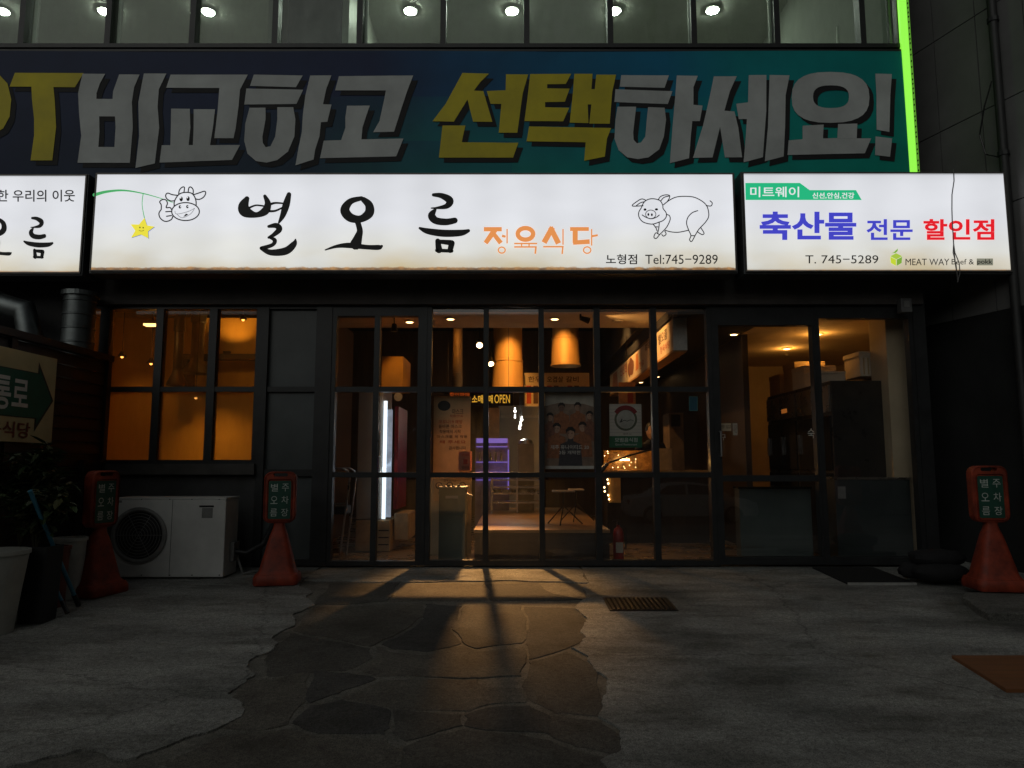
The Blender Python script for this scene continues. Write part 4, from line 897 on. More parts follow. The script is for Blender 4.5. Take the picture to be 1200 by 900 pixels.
# ------------------------------------------------------------------ orange parking stands
M_CONE = mat('orange_plastic', (.27, .036, .013), .6, 0, .5, 7, .12, 40); M_CPAN = mat('stand_green', (.014, .075, .05), .5); M_CTX = mat('stand_white', (.55, .6, .55), .5)
def stand(px, py, rz, label, scale=1., lift=.012):
    c = G(px, py, lift); c.z = gz(c.y) + lift
    t = thing('parking_stand', c, label, 'parking sign', 'orange parking stands of the yard')
    def rr(w, d, z, r): return [Vector((c.x + x * scale, c.y + y * scale, c.z + z * scale)) for x, y in rrect(0, 0, w, d, r, 4)]
    mb = MB(); mb.loft([rr(.48, .42, 0, .05), rr(.51, .44, .02, .07), rr(.51, .44, .08, .08), rr(.48, .41, .115, .08)]); mb.build('base', M_CONE, t, smooth=True)
    mb = MB(); mb.loft([rr(.46, .36, .112, .07), rr(.40, .31, .16, .07), rr(.30, .24, .36, .06), rr(.20, .17, .55, .05), rr(.135, .12, .64, .04), (rr(.12, .11, .68, .035)), rr(.17, .11, .715, .04)]); mb.build('body', M_CONE, t, smooth=True)
    m = local((c.x, c.y, c.z + .995 * scale), (scale, 0, 0), (0, 0, scale), (0, -1, 0)); W, Hh = .365, .60
    mb = MB(); hole = rrect(0, .262, .17, .038, .018, 3)[::-1]
    mb.poly(rrect(0, 0, W, Hh, .085, 5), m, -.045, .045, [hole]); mb.poly(rrect(0, 0, W, Hh, .085, 5), m, -.045, None, [hole]); bo = mb.build('board', M_CONE, t)
    mb = MB(); oo = rrect(0, 0, W, Hh, .085, 5); ii = rrect(0, -.03, W * .76, Hh * .80, .03, 5)
    mb.loft([[m(x, y, .045) for x, y in oo], [m(x * .95, y * .97, .056) for x, y in oo]], cap=False, closed=True)
    mb.loft([[m(x * 1.02, y * 1.01 - .0, .047) for x, y in ii], [m(x, y, .058) for x, y in ii], [m(x * .95, y * .97 , .047) for x, y in ii]], cap=False); mb.build('rim', M_CONE, t, smooth=True)
    MB().poly(rrect(0, -.03, W * .70, Hh * .74, .02, 3), m, .046, .050).build('green_panel', M_CPAN, t)
    for k, (col, x) in enumerate((('별오름', -.062), ('주차장', .062))):
        for j, chh in enumerate(col):
            y = .115 - j * .145; text('lettering', chh, m, x - .040, y + .044, x + .040, y - .046, M_CTX, t, .0, .053)
    t.rotation_euler = (0, 0, R(rz))
    return t
stand(325, 683, 10, 'orange parking stand between the air conditioner and the glass door', .86)
stand(112, 696, 74, 'orange parking stand left of the air conditioner, beside the buckets', .89)
stand(1166, 690, -6, 'orange parking stand at the right against the panelled wall', .88, .075)

# ------------------------------------------------------------------ pots, plants, buckets, poles at the left
M_POTW = mat('white_pot', (.42, .42, .38), .6, 0, .2, 4, .1); M_POTD = mat('dark_pot', (.020, .020, .020), .7, 0, .3, 5, .1); M_RED = mat('red_brown_bucket', (.16, .045, .03), .6, 0, .3, 6); M_SOIL = mat('soil', (.03, .022, .015), .95, 0, .4, 20, .6, 60)
def pot(px, pyb, r1, r0, h, label, m, sq=False, name='plant_pot'):
    c = G(px, pyb, .012); c.z = gz(c.y) + .012; t = thing(name, c, label, 'pot' if 'pot' in name else 'bucket')
    if sq:
        mb = MB(); f = lambda w, z: [Vector((c.x + x, c.y + y, c.z + z)) for x, y in rrect(0, 0, w, w, .02, 2)]
        mb.loft([f(r0 * 2, 0), f(r1 * 2, h), f(r1 * 2 - .03, h), f(r1 * 2 - .04, h - .05)]); mb.build('shell', m, t)
    else:
        MB().lathe([(r0, 0), (r0 + (r1 - r0) * .5, h * .5), (r1, h - .03), (r1 + .012, h - .03), (r1 + .012, h), (r1 - .012, h), (r1 - .02, h - .06)], c, 28).build('shell', m, t, smooth=True)
    MB().lathe([(max(.02, (r1 - .022)), h - .07), (.01, h - .06)], c, 16).build('soil' if 'pot' in name else 'contents', M_SOIL, t)
    return t, c
pot(-14, 742, .23, .16, .62, 'tall round white pot cut by the left edge', M_POTW)
_, pc = pot(43, 728, .118, .10, .60, 'dark square planter behind the white pot', M_POTD, True)
_, bc = pot(60, 711, .115, .10, .52, 'red brown bucket between planter and white pail', M_RED, name='tall_bucket')
_, wc = pot(78, 701, .135, .115, .55, 'white pail leaning by the orange parking stand', M_POTW, name='pail')
t_ = COL.objects['pail']; 
q = local((wc.x + .02, wc.y - .131, wc.z), (1, 0, 0), (0, 0, 1), (0, -1, 0))
MB().poly([(.01, .40), (.07, .40), (.07, .45), (.01, .45)], q, .002).build('print', M_ACG, t_)
M_LEAF = [mat('leaf_%d' % i, c, .55, 0, .3, 8) for i, c in enumerate(((.045, .075, .022), (.06, .085, .03), (.03, .055, .02), (.10, .10, .04)))]
def plant(c, n, spread, h, label, seed, long=False, name='potted_plant'):
    rnd = random.Random(seed); t = thing(name, c, label, 'plant'); c = Vector(c)
    mb = MB(); tips = []
    for k in range(n):
        a = rnd.uniform(0, 6.28); s_ = spread * rnd.uniform(.2, 1); top = c + Vector((math.cos(a) * s_, math.sin(a) * s_ * .7, h * rnd.uniform(.55, 1)))
        mid = c + Vector((math.cos(a) * s_ * .35, math.sin(a) * s_ * .25, h * .5)); mb.tube([c, mid, top], [.008, .006, .003], 5); tips.append((c, mid, top))
    mb.build('stems', mat('stem_brown', (.05, .045, .02), .7), t)
    for li in range(4):
        mb = MB()
        for (a, b, d) in tips:
            for k in range(7):
                f = rnd.uniform(.3, 1.05); p = b.lerp(d, f) if f > .4 else a.lerp(b, f + .5); p = p + Vector((rnd.uniform(-.05, .05), rnd.uniform(-.05, .05), rnd.uniform(-.04, .04)))
                az = rnd.uniform(0, 6.28); el = rnd.uniform(-.7, .6); L_ = rnd.uniform(.06, .12) * (1.6 if long else 1); w_ = L_ * (.14 if long else .30)
                u = Vector((math.cos(az) * math.cos(el), math.sin(az) * math.cos(el), math.sin(el))); v = u.cross(Vector((0, 0, 1))).normalized(); nn = v.cross(u)
                mb.add([p, p + u * L_ * .35 + v * w_ + nn * .01, p + u * L_ * .75 + v * w_ * .7, p + u * L_ - nn * .015, p + u * L_ * .75 - v * w_ * .7, p + u * L_ * .35 - v * w_ + nn * .01], [(0, 1, 2, 3), (0, 3, 4, 5)])
        tag(mb.build('leaves', M_LEAF[li], t, fix=False), kind='stuff')
plant((pc.x - .05, pc.y, pc.z + .54), 20, .24, .52, 'bushy dark green plant growing in the dark planter at the left', 3)
plant((pc.x - .42, pc.y + .35, pc.z + .55), 22, .30, .9, 'grassy yellow green plant at the left edge below the direction board', 5, True)
M_BLUEP = mat('blue_pole', (.05, .22, .33), .4, 0, .2, 5)
def pole(a, b, r, label):
    t = thing('blue_pole', b, label, 'pole', 'blue poles by the pots')
    a, b = Vector(a), Vector(b); d = (a - b).normalized()
    MB().tube([b + d * .12, a], r, 10).build('rod', M_BLUEP, t, smooth=True); MB().tube([b, b + d * .12], r * 1.25, 10).build('end_cap', MATS['black_plastic'], t, smooth=True)
e1 = G(92, 711, .03); e2 = G(79, 720, .03)
pole(P(35, 575, pc.y - .22), (e1.x, e1.y, e1.z + .01), .017, 'longer blue pole leaning past the white pail')
pole(P(49, 655, bc.y - .16), (e2.x, e2.y, e2.z + .01), .015, 'shorter blue pole leaning on the red brown bucket')

# ------------------------------------------------------------------ small things on the yard
M_IRON = mat('cast_iron', (.02, .02, .02), .5, .5, .3, 9)
gp = [G(713, 699, .03), G(779, 699, .03), G(783, 713, .03), G(717, 713, .03)]
gx0, gx1 = gp[3].x, gp[1].x; gy0, gy1 = gp[3].y, gp[0].y
t = thing('drain_grate', ((gx0 + gx1) / 2, (gy0 + gy1) / 2, gz(gy0)), 'black slotted drain grate set in the concrete', 'drain')
zf = lambda y, d: gz(y) + d
def flat(x0, x1, y0, y1, d0, d1): return MB().hexa([(x0, y0, zf(y0, d0)), (x1, y0, zf(y0, d0)), (x1, y1, zf(y1, d0)), (x0, y1, zf(y1, d0)), (x0, y0, zf(y0, d1)), (x1, y0, zf(y0, d1)), (x1, y1, zf(y1, d1)), (x0, y1, zf(y1, d1))])
flat(gx0, gx1, gy0, gy1, .0125, .015).build('pit', mat('pit_black', (.004, .004, .004), .9), t)
for (a, b, c_, d_) in ((gx0 - .02, gx1 + .02, gy0 - .02, gy0), (gx0 - .02, gx1 + .02, gy1, gy1 + .02), (gx0 - .02, gx0, gy0, gy1), (gx1, gx1 + .02, gy0, gy1)): flat(a, b, c_, d_, .008, .019).build('rim', M_IRON, t)
n = 13
for k in range(n):
    x = gx0 + (gx1 - gx0) * (k + .5) / n; flat(x - .012, x + .012, gy0, gy1, .015, .023).build('bar', M_IRON, t)
m0, m1 = G(978, 668, .03), G(1062, 683, .03); ml = G(993, 683, .03)
t = thing('door_mat', (4.2, 8.0, gz(8)), 'black door mat with a pale front edge before the right door', 'mat')
mxa, mxb = P(975, 668, m0.y).x, P(1048, 668, m0.y).x
flat(ml.x, G(1064, 683).x, ml.y, 8.2, .012, .026).build('rubber', mat('mat_black', (.012, .012, .012), .9, 0, .4, 20, .6, 200), t)
flat(ml.x, G(1064, 683).x, ml.y - .02, ml.y - .001, .012, .034).build('edge_strip', mat('mat_edge', (.34, .34, .32), .6), t)
b0, b1 = G(1116, 765, .05), G(1200, 803, .05)
t = thing('plywood_sheet', (b1.x, (b0.y + b1.y) / 2, gz(b1.y)), 'orange brown plywood sheet lying flat at the right edge', 'board')
pl = [G(1115, 765, .05), G(1290, 765, .05), G(1290, 804, .05), G(1179, 804, .05)]
slab('sheet', [(p.x, p.y) for p in pl], .0125, .034, mat('plywood', (.22, .085, .028), .7, 0, .25, 3, .2, 30, stretch=(.4, 6, 1)), t)
cs = [G(1128, 700, .07), G(1158, 719, .07), G(1260, 719, .07), G(1260, 694, .07), G(1132, 694, .07)]
t = thing('concrete_step', (cs[1].x, cs[1].y, gz(cs[1].y)), 'low concrete plinth under the right parking stand', 'step')
slab('block', rough_edge([(p.x, p.y) for p in cs], .06, .008), .0, .072, M_CONC, t, .012)
M_SACK = mat('black_sack', (.012, .012, .013), .95, 0, .4, 6, .5, 14)
c = G(1104, 684, .03)
t = thing('rubber_hose_pile', c, 'low pile of black sacks beside the right parking stand', 'sacks')
rnd = random.Random(21)
for k, (dx, dy, dz, w_, h_) in enumerate(((0, .02, .02, .28, .09), (.03, .12, .15, .29, .085), (-.20, .15, .03, .15, .08))):
    rings = []
    for j in range(7):
        v = -math.pi / 2 + math.pi * j / 6; rings.append([Vector((c.x + dx + w_ * max(.12, math.cos(v)) ** .6 * math.cos(q * .449) * rnd.uniform(.92, 1.06), c.y + dy + .6 * w_ * max(.12, math.cos(v)) ** .6 * math.sin(q * .449), c.z + dz + h_ + h_ * math.sin(v) * rnd.uniform(.9, 1.05))) for q in range(14)])
    MB().loft(rings).build('sack', M_SACK, t, smooth=True)
q = P(1061.5, 358, 8.1)
t = thing('junction_box', (q.x, 8.14, q.z - .08), 'small grey box on the dark beam above the right door', 'box')
MB().box(q.x - .062, q.x + .062, 8.08, 8.18, q.z - .08, q.z + .08).build('case', mat('grey_box', (.13, .13, .13), .5), t, .008)
MB().box(q.x - .03, q.x + .03, 8.074, 8.08, q.z - .02, q.z + .05).build('cover', M_ACG, t)
# parked car across the street: seen only mirrored in the glass

def car(x0, yc, label):
    z = gz(yc); t = thing('parked_car', (x0 + 2.25, yc, z), label, 'car')
    pr = [(0, .45), (.02, .75), (.12, .92), (.9, 1.0), (1.2, 1.02), (3.3, 1.0), (4.2, .86), (4.5, .70), (4.55, .45), (4.5, .28), (.1, .28)]
    paint = mat('silver_paint', (.85, .85, .85), .3, .1, .05); dark = mat('car_glass', (.012, .013, .014), .08); rub = mat('tyre_rubber', (.02, .02, .02), .8)
    mb = MB(); rings = []
    for (w, k) in ((.80, .97), (.90, 1.0), (.90, 1.0), (.80, .97)):
        pass
    for yy, k in ((-.90, .96), (-.82, 1.0), (.82, 1.0), (.90, .96)): rings.append([Vector((x0 + 2.27 + (x - 2.27) * k, yc + yy, z + .28 + (zz - .28) * k)) for x, zz in pr])
    mb.loft(rings).build('body', paint, t, .02)
    gh = [(.75, 1.0), (1.35, 1.36), (1.75, 1.44), (2.4, 1.45), (2.9, 1.38), (3.65, 1.0)]
    rings = [[Vector((x0 + x, yc + yy * (1 - .18 * (zz - 1.0) / .45), z + zz - .02)) for x, zz in gh] for yy in (-.82, .82)]
    MB().loft(rings).build('cabin', paint, t, .02)
    for sgn in (-1, 1):
        for seg in ([(1.0, 1.03), (1.42, 1.33), (2.05, 1.38), (2.05, 1.03)], [(2.13, 1.03), (2.13, 1.38), (2.80, 1.33), (3.35, 1.03)]):
            MB().quad(*[(x0 + x, yc + sgn * (.826 * (1 - .18 * (zz - 1.0) / .45)), z + zz - .01) for x, zz in seg]).build('side_window', dark, t)
        for xw in (.85, 3.65):
            w = MB().tube([(x0 + xw, yc + sgn * .70, z + .32), (x0 + xw, yc + sgn * .91, z + .32)], .32, 24).build('wheel', rub, t)
            MB().tube([(x0 + xw, yc + sgn * .905, z + .32), (x0 + xw, yc + sgn * .918, z + .32)], .21, 16).build('rim', M_STEEL, w)
        MB().box(x0 + .02, x0 + .12, yc + sgn * .55, yc + sgn * .85, z + .70, z + .84).build('tail_light', mat('tail_red', (.3, .01, .01), .3), t)
        MB().box(x0 + 4.36, x0 + 4.5, yc + sgn * .5, yc + sgn * .82, z + .62, z + .74).build('headlight', M_CTX, t)
    return t
car(4.0, -9.5, 'pale parked car across the street, mirrored faintly in the tall panes')

ob = thing('added_sky_block', (0, -24, gz(-24)), 'dark unseen block added across the street to keep sky out of the reflections', 'building')  # added block, hides the low sky from the glass
zg = gz(-24) - .2; M_OPP = mat('opposite_render', (.10, .095, .09), .85, 0, .25, .6)
MB().box(-30, 30, -34, -24, zg, zg + 11).build('wall', M_OPP, ob); MB().box(-30.4, 30.4, -34.4, -23.7, zg + 11, zg + 11.5).build('roof', M_OPP, ob)
for r in range(3):
    for k in range(14):
        x = -27 + k * 4.1; w = MB().box(x, x + 1.9, -23.985, -23.94, zg + 1.4 + r * 3.2, zg + 2.9 + r * 3.2).build('window', M_FRAME, ob)
        MB().box(x + .08, x + 1.82, -23.939, -23.93, zg + 1.48 + r * 3.2, zg + 2.82 + r * 3.2).build('pane', MATS['car_glass'], w)
# ------------------------------------------------------------------ inside: lamps
M_LENS = emit('warm_lens', (1.0, .60, .25), 9); M_LENSD = mat('dead_lens', (.25, .2, .15), .4); M_BULB = emit('bulb', (1.0, .66, .30), 14); M_CREAMP = mat('cream_plastic', (.5, .45, .36), .5)
def glow(q, power, t): lamp('lamp', 'POINT', (q.x, q.y, q.z - .10), power, AMBER, t, .03)
def downlight(px, py, Z, label, power=9, lit=True, col=WARM, aim=None, group='small downlights of the shop'):
    q = PZ(px, py, Z); t = thing('downlight', (q.x, q.y, Z), label, 'downlight', group)
    MB().lathe([(.075, 0), (.075, -.012), (.055, -.016)], (q.x, q.y, Z), 18).build('rim', M_CREAMP, t, smooth=True)
    MB().lathe([(.052, -.015), (.04, -.02), (.01, -.021)], (q.x, q.y, Z), 16).build('lens', M_LENS if lit else M_LENSD, t)
    if lit and power: lamp('lamp', 'SPOT', (q.x, q.y, Z - .04), power * .45, col, t, .04, aim or (q.x, q.y, 0), 95, .8)
    return q
downlight(528, 373, 3.12, 'downlight in the cream ceiling behind the first tall pane', 40, col=AMBER)
downlight(650, 373, 3.12, 'downlight in the cream ceiling behind the third tall pane', 26)
downlight(724, 376, 3.12, 'unlit downlight in the cream ceiling behind the fourth tall pane', 0, False)
downlight(480, 376.5, 3.12, 'unlit downlight behind the left door, given added light for the floor', 22, col=AMBER)  # the fitting is unlit in place; its light is added for the floor
for i, (px, py) in enumerate(((791, 418), (770, 441), (751, 447.5), (758, 466), (788, 466))):
    downlight(px, py, 2.96, ['downlight nearest the end of the hanging menu sign', 'second downlight beyond the hanging menu sign', 'third downlight beyond the hanging menu sign', 'far small downlight left above the certificate', 'far small downlight right of the certificate'][i], 8 if i < 3 else 5)
downlight(860, 391, 2.96, 'weak downlight at the left of the butcher shop ceiling', 5)
glow(downlight(922, 408, 2.96, 'glowing downlight deep in the butcher shop ceiling', 16, col=AMBER), 7.0, bpy.data.objects['downlight.010'])
glow(downlight(958, 391, 2.96, 'glowing downlight nearest the right door in the butcher shop', 22, col=AMBER), 7.0, bpy.data.objects['downlight.011'])
M_TRACK = MATS['black_plastic']
def track_spot(px, py, Y, label, aim, power, cone=60, col=WARM, r=.03, hang=4.25):
    q = P(px, py, Y); t = thing('track_spotlight', q, label, 'spotlight', 'track spotlights of the dining hall'); d = (Vector(aim) - q).normalized()
    MB().tube([(q.x, q.y, q.z + .03), (q.x, q.y, hang)], .008, 6).build('stem', M_TRACK, t)
    MB().tube([q - d * .14, q - d * .02], [.045, .055], 14).build('can', M_TRACK, t, smooth=True)
    MB().tube([q - d * .02, q - d * .004], [.042, .048], 14).build('lens', M_BULB, t)
    lamp('lamp', 'SPOT', q + d * .01, power, col, t, r, aim, cone, 1.0)
track_spot(562, 405, 11.05, 'bright spotlight shining out through the first tall panes', (-.28, 7.4, 0), 1450, 34, (1, .50, .16), .085)
track_spot(575.5, 427, 11.7, 'second bright spotlight just below the first one', (.35, 10.0, .4), 120, 64)

# left room, seen through steamed glass
M_SHADE = mat('dark_lamp_shade', (.03, .025, .02), .4, .3)
def pendant(px, py, Y, r, h, label, power, ceil=3.4, col=AMBER, bulb=True):
    q = P(px, py, Y); t = thing('pendant_lamp', (q.x, q.y, q.z), label, 'lamp', 'pendant lamps of the left room')
    MB().lathe([(r, 0), (r * .92, h * .35), (r * .6, h * .8), (.03, h), (.02, h + .02)], q, 20).build('shade', M_SHADE, t, smooth=True)
    MB().tube([(q.x, q.y, q.z + h), (q.x, q.y, ceil)], .006, 6).build('cord', M_TRACK, t)
    if bulb:
        MB().lathe([(.006, -.022), (.018, -.012), (.02, .0), (.012, .02)], q, 10).build('bulb', emit('amber_bulb', (1.0, .40, .08), 5), t, smooth=True)
    lamp('lamp', 'SPOT', (q.x, q.y, q.z - .07), power * 1.1, col, t, .05, (q.x, 10.9, q.z - 1.1), 105, .95)
pendant(229.5, 466, 10.0, .135, .13, 'dark bowl pendant lamp behind the middle steamed pane', 46)
pendant(143, 418, 10.3, .06, .06, 'tiny pendant lamp at the upper left of the steamed window', 3)
pendant(177, 426, 10.2, .06, .06, 'second tiny pendant lamp in the steamed window', 3)
pendant(285, 374.5, 9.6, .05, .05, 'small lamp high behind the right steamed pane', 9)
q = P(179, 381, 9.4)
t = thing('wall_lamp', q, 'bright flat lamp near the ceiling behind the first steamed pane', 'lamp')
MB().box(q.x - .10, q.x + .09, q.y - .05, q.y + .05, q.z - .012, q.z + .012).build('tube', emit('flat_lamp', (1, .50, .16), 5), t)
MB().box(q.x - .11, q.x + .10, q.y - .06, q.y + .06, q.z + .013, q.z + .05).build('housing', M_CREAMP, t)
MB().tube([(q.x, q.y, q.z + .05), (q.x, q.y, 3.4)], .01, 6).build('stem', M_TRACK, t)
lamp('lamp', 'POINT', (q.x, q.y, q.z - .06), 2.2, AMBER, t, .06)
q = P(266, 412, 10.55)
t = thing('shelf_uplight', q, 'warm uplight on the dark beam behind the right steamed pane', 'lamp')
MB().lathe([(.05, -.03), (.06, .0), (.05, .004)], q, 14).build('cup', M_SHADE, t, smooth=True); MB().lathe([(.045, .003), (.02, .006)], q, 14).build('lens', M_BULB, t)
lamp('lamp', 'SPOT', (q.x, q.y, q.z + .03), 26, AMBER, t, .04, (q.x, q.y + .15, q.z + 1), 120, .8)
x0, x1 = P(212, 418, 10.6).x, P(318, 418, 10.6).x
t = thing('wall_beam', (x0, 10.7, P(0, 424, 10.6).z), 'dark horizontal beam across the back of the left room', 'beam')
MB().box(x0, x1, 10.52, 10.70, P(0, 422, 10.6).z, P(0, 415.5, 10.6).z).build('beam', M_DARKW, t, .004); MB().box(x0, x0 + .10, 10.6, 10.88, P(0, 422, 10.6).z - .9, P(0, 422, 10.6).z - .003).build('bracket', M_DARKW, t)
def exhaust(px, py, Y, r, top, label, room=M_GALV, straight=False):
    q = P(px, py, Y); t = thing('exhaust_hood', q, label, 'exhaust hood', 'exhaust hoods over the tables')
    if straight:
        MB().lathe([(r * 1.08, 0), (r * 1.06, .03), (r, .05), (r * .96, .5)], q, 24, False).build('hood', room, t, smooth=True); MB().lathe([(r * .96, .5), (r * .99, .505), (r * .99, .53), (r * .93, .535), (r * .88, top - q.z)], q, 24, False).build('pipe', room, t, smooth=True); return
    MB().lathe([(r, 0), (r * .95, .04), (r * .55, .16), (r * .45, .22)], q, 20, False).build('hood', room, t, smooth=True)
    MB().lathe([(r * .45, .22), (r * .45, .75), (r * .55, .76), (r * .55, top - q.z)], q, 18, False).build('pipe', room, t, smooth=True)
exhaust(207, 452, 9.9, .14, 3.4, 'dark exhaust hood silhouette behind the middle steamed pane', M_SHADE)
exhaust(230, 438, 10.4, .20, 3.4, 'second exhaust hood deeper behind the middle steamed pane')
M_AMB = mat('amber_wall_panel', (.70, .38, .09), .7, 0, .12, 1.5)
# dining hall: hoods, menu boards
M_COPPER = mat('satin_metal', (.50, .29, .11), .55, .15, .08, 3, stretch=(4, 4, .5))
exhaust(595, 459, 12.2, .27, 4.25, 'wide exhaust duct lit orange behind the second tall pane', M_COPPER, True)
exhaust(663, 429, 13.4, .27, 4.25, 'wide exhaust duct glowing behind the third tall pane', M_COPPER, True)
exhaust(536, 470, 13.6, .10, 4.25, 'thin dim pipe standing in for a streak of light behind the first tall pane', M_COPPER, True)  # pipe shape stands in for a dim streak of light
track_spot(606, 364, 11.2, 'hidden spotlight added to brighten the duct behind the second tall pane', P(595, 448, 12.2), 150, 54, AMBER)  # these three spots are added out of view to light the ducts
track_spot(650, 364, 12.4, 'hidden spotlight added to brighten the duct behind the third tall pane', P(663, 426, 13.4), 110, 50, AMBER)
track_spot(524, 374, 12.6, 'hidden spotlight added to brighten the thin pipe behind the first tall pane', P(535, 410, 13.6), 16, 50, AMBER)
M_MENU = mat('cream_menu', (.62, .50, .33), .6, 0, .12, 2); M_INKB = mat('brown_ink', (.10, .05, .03), .6); M_INKR = mat('red_ink', (.40, .05, .02), .6); M_INKY = emit('amber_led', (1.0, .52, .05), .75)
def board(name, label, cat, x0, y0, x1, y1, Y, m, thick=.02, group=None):
    a, b = P(x0, y0, Y), P(x1, y1, Y); t = thing(name, ((a.x + b.x) / 2, Y, b.z), label, cat, group)
    MB().box(a.x, b.x, Y, Y + thick, b.z, a.z).build('panel', m, t)
    return t
t = board('menu_board', 'long cream menu board hung across the hall behind the tall panes', 'menu', 614, 437, 691, 476, 12.6, M_MENU); Q = front(12.6)
for i, x in enumerate((619, 641, 663)):
    text('lettering', ['한우', '오겹살', '갈비'][i], Q, x, 441, x + (15 if i != 1 else 19), 448, M_INKB, t, .02)
for i in range(9): MB().box(P(617 + i * 8, 452, 12.6).x, P(622.5 + i * 8, 452, 12.6).x, 12.592, 12.6, P(0, 473, 12.6).z, P(0, 452, 12.6).z).build('menu_strip', M_INKR if i % 3 == 0 else M_INKB if i % 3 == 1 else M_CREAMP, t)
mb = MB()
t2 = board('led_sign', 'dark hanging sign reading OPEN in amber letters above the poster', 'sign', 520, 458.5, 601, 475.5, 11.0, mat('led_black', (.02, .012, .008), .5)); Q = front(11.0)
text('lettering', '소매', Q, 553, 463, 566, 472.5, M_INKY, t2, .015, .006); text('lettering', '도매', Q, 567, 463, 577.5, 472.5, M_INKY, t2, .015, .006); text('lettering', 'OPEN', Q, 579.5, 462.5, 597.5, 472.5, M_INKY, t2, .0, .006)
text('lettering', '할인판매', Q, 527, 460, 550, 466, emit('red_led', (1, .16, .02), .35), t2, .0, .006); text('lettering', '반값에', Q, 532, 468, 549, 474, MATS['red_led'], t2, .0, .006)
mb = MB(); mb.tube([P(525, 458, 11.0) + Vector((0, .01, 0)), P(525, 458, 11.0) + Vector((0, .01, 1.6))], .004, 5); mb.build('cord', M_TRACK, t2)
MB().tube([P(596, 458, 11.0) + Vector((0, .01, 0)), P(596, 458, 11.0) + Vector((0, .01, 1.6))], .004, 5).build('cord', M_TRACK, t2)
# long printed sign hanging at right angles to the glass
HX = 2.0
a, b = PX(778, 367, HX), PX(792, 407, HX); hz1, hz0 = 3.00, 2.57; hy0, hy1 = 8.80, 14.6
t = thing('hanging_sign', (HX, 11, hz0), 'long cream printed sign hanging deep into the hall at right angles', 'sign')
MB().box(HX, HX + .16, hy0, hy1, hz0, hz1).build('body', M_MENU, t, .004)
MB().box(HX - .006, HX + .166, hy0 - .012, hy0 - .001, hz0 - .01, hz1 + .01).build('end_cap', mat('pale_end', (.72, .70, .64), .5), t)
MB().box(HX - .008, HX + .16, hy0, hy1, hz0 - .03, hz0 - .001).build('lower_rail', mat('rail_orange', (.42, .2, .06), .5), t)
hm = local((HX, hy0, hz0), (0, 1, 0), (0, 0, 1), (-1, 0, 0))
# seen from the left the sign reads from far to near, so u runs towards the camera
hm2 = local((HX, hy1, hz0), (0, -1, 0), (0, 0, 1), (-1, 0, 0)); LL = hy1 - hy0
for (u0, u1, v0, v1, s_, m_) in ((4.9, 5.45, .34, .20, '별오름', M_INKB), (5.0, 5.6, .16, .06, '정육식당', M_INKR), (3.9, 4.5, .38, .26, '흑돼지', M_INKB), (3.4, 3.8, .18, .06, '한우', M_INKR), (1.4, 2.2, .36, .2, '신선한', M_INKR), (4.35, 4.7, .14, .05, '직판', M_INKB)): text('lettering', s_, hm2, u0, v0, u1, v1, m_, t, .015, .003)
mb = MB(); mb.poly([(2.6 + .32 * math.cos(k * .42), .21 + .15 * math.sin(k * .42) * (1 + .2 * math.sin(k * 2.1))) for k in range(15)], hm2, .003); mb.build('meat_picture', mat('meat_print', (.16, .06, .03), .6), t, fix=False)
mb = MB(); mb.poly([(3.05, .08), (3.35, .10), (3.3, .34), (3.1, .36)], hm2, .003); mb.build('picture', mat('orange_print', (.5, .16, .03), .6), t, fix=False)
mb = MB(); mb.poly([(.3, .05), (1.1, .05), (1.0, .36), (.5, .36)], hm2, .003); mb.build('picture', mat('rose_print', (.5, .20, .10), .6), t, fix=False)
for y in (9.4, 11.5, 13.6): MB().tube([(HX + .08, y, hz1), (HX + .08, y, 3.14 if y < 10.2 else 4.25)], .006, 6).build('hanger', M_TRACK, t)
q = PX(784, 372, HX - .35)
# spots added to brighten the face of the hanging sign
def added_sign_spot(x, y, z, aim, power, label):
    t = thing('added_sign_light', (x, y, z), label, 'spotlight'); q = Vector((x, y, z)); d = (Vector(aim) - q).normalized()
    MB().tube([(q.x, q.y, 3.12 if q.y < 10.25 else 4.25), q], .012, 8).build('stem', M_TRACK, t); MB().tube([q, q + d * .12], [.03, .045], 12).build('can', M_TRACK, t, smooth=True); lamp('lamp', 'SPOT', q + d * .125, power, WARM, t, .03, aim, 75, .8)
added_sign_spot(.9, 9.3, 3.07, (2.0, 9.6, 2.75), 110, 'small black spotlight added to light the near end of the hanging sign')
added_sign_spot(.95, 11.6, 3.75, (2.0, 11.9, 2.75), 170, 'small black spotlight added to light the far end of the hanging sign')
t = board('menu_strip_poster', 'narrow orange menu poster hanging above the certificate', 'poster', 725, 448, 745, 474, 10.6, mat('orange_poster', (.55, .26, .10), .6, 0, .3, 6)); MB().box(P(727, 0, 10.6).x, P(733, 0, 10.6).x, 10.594, 10.6, P(0, 472, 10.6).z, P(0, 458, 10.6).z).build('picture', M_INKR, t); text('lettering', '등심', front(10.6), 735, 461, 743, 467, M_INKB, t)
MB().tube([P(735, 448, 10.6) + Vector((0, .01, 0)), P(735, 448, 10.6) + Vector((0, .01, .7))], .004, 5).build('cord', M_TRACK, t)

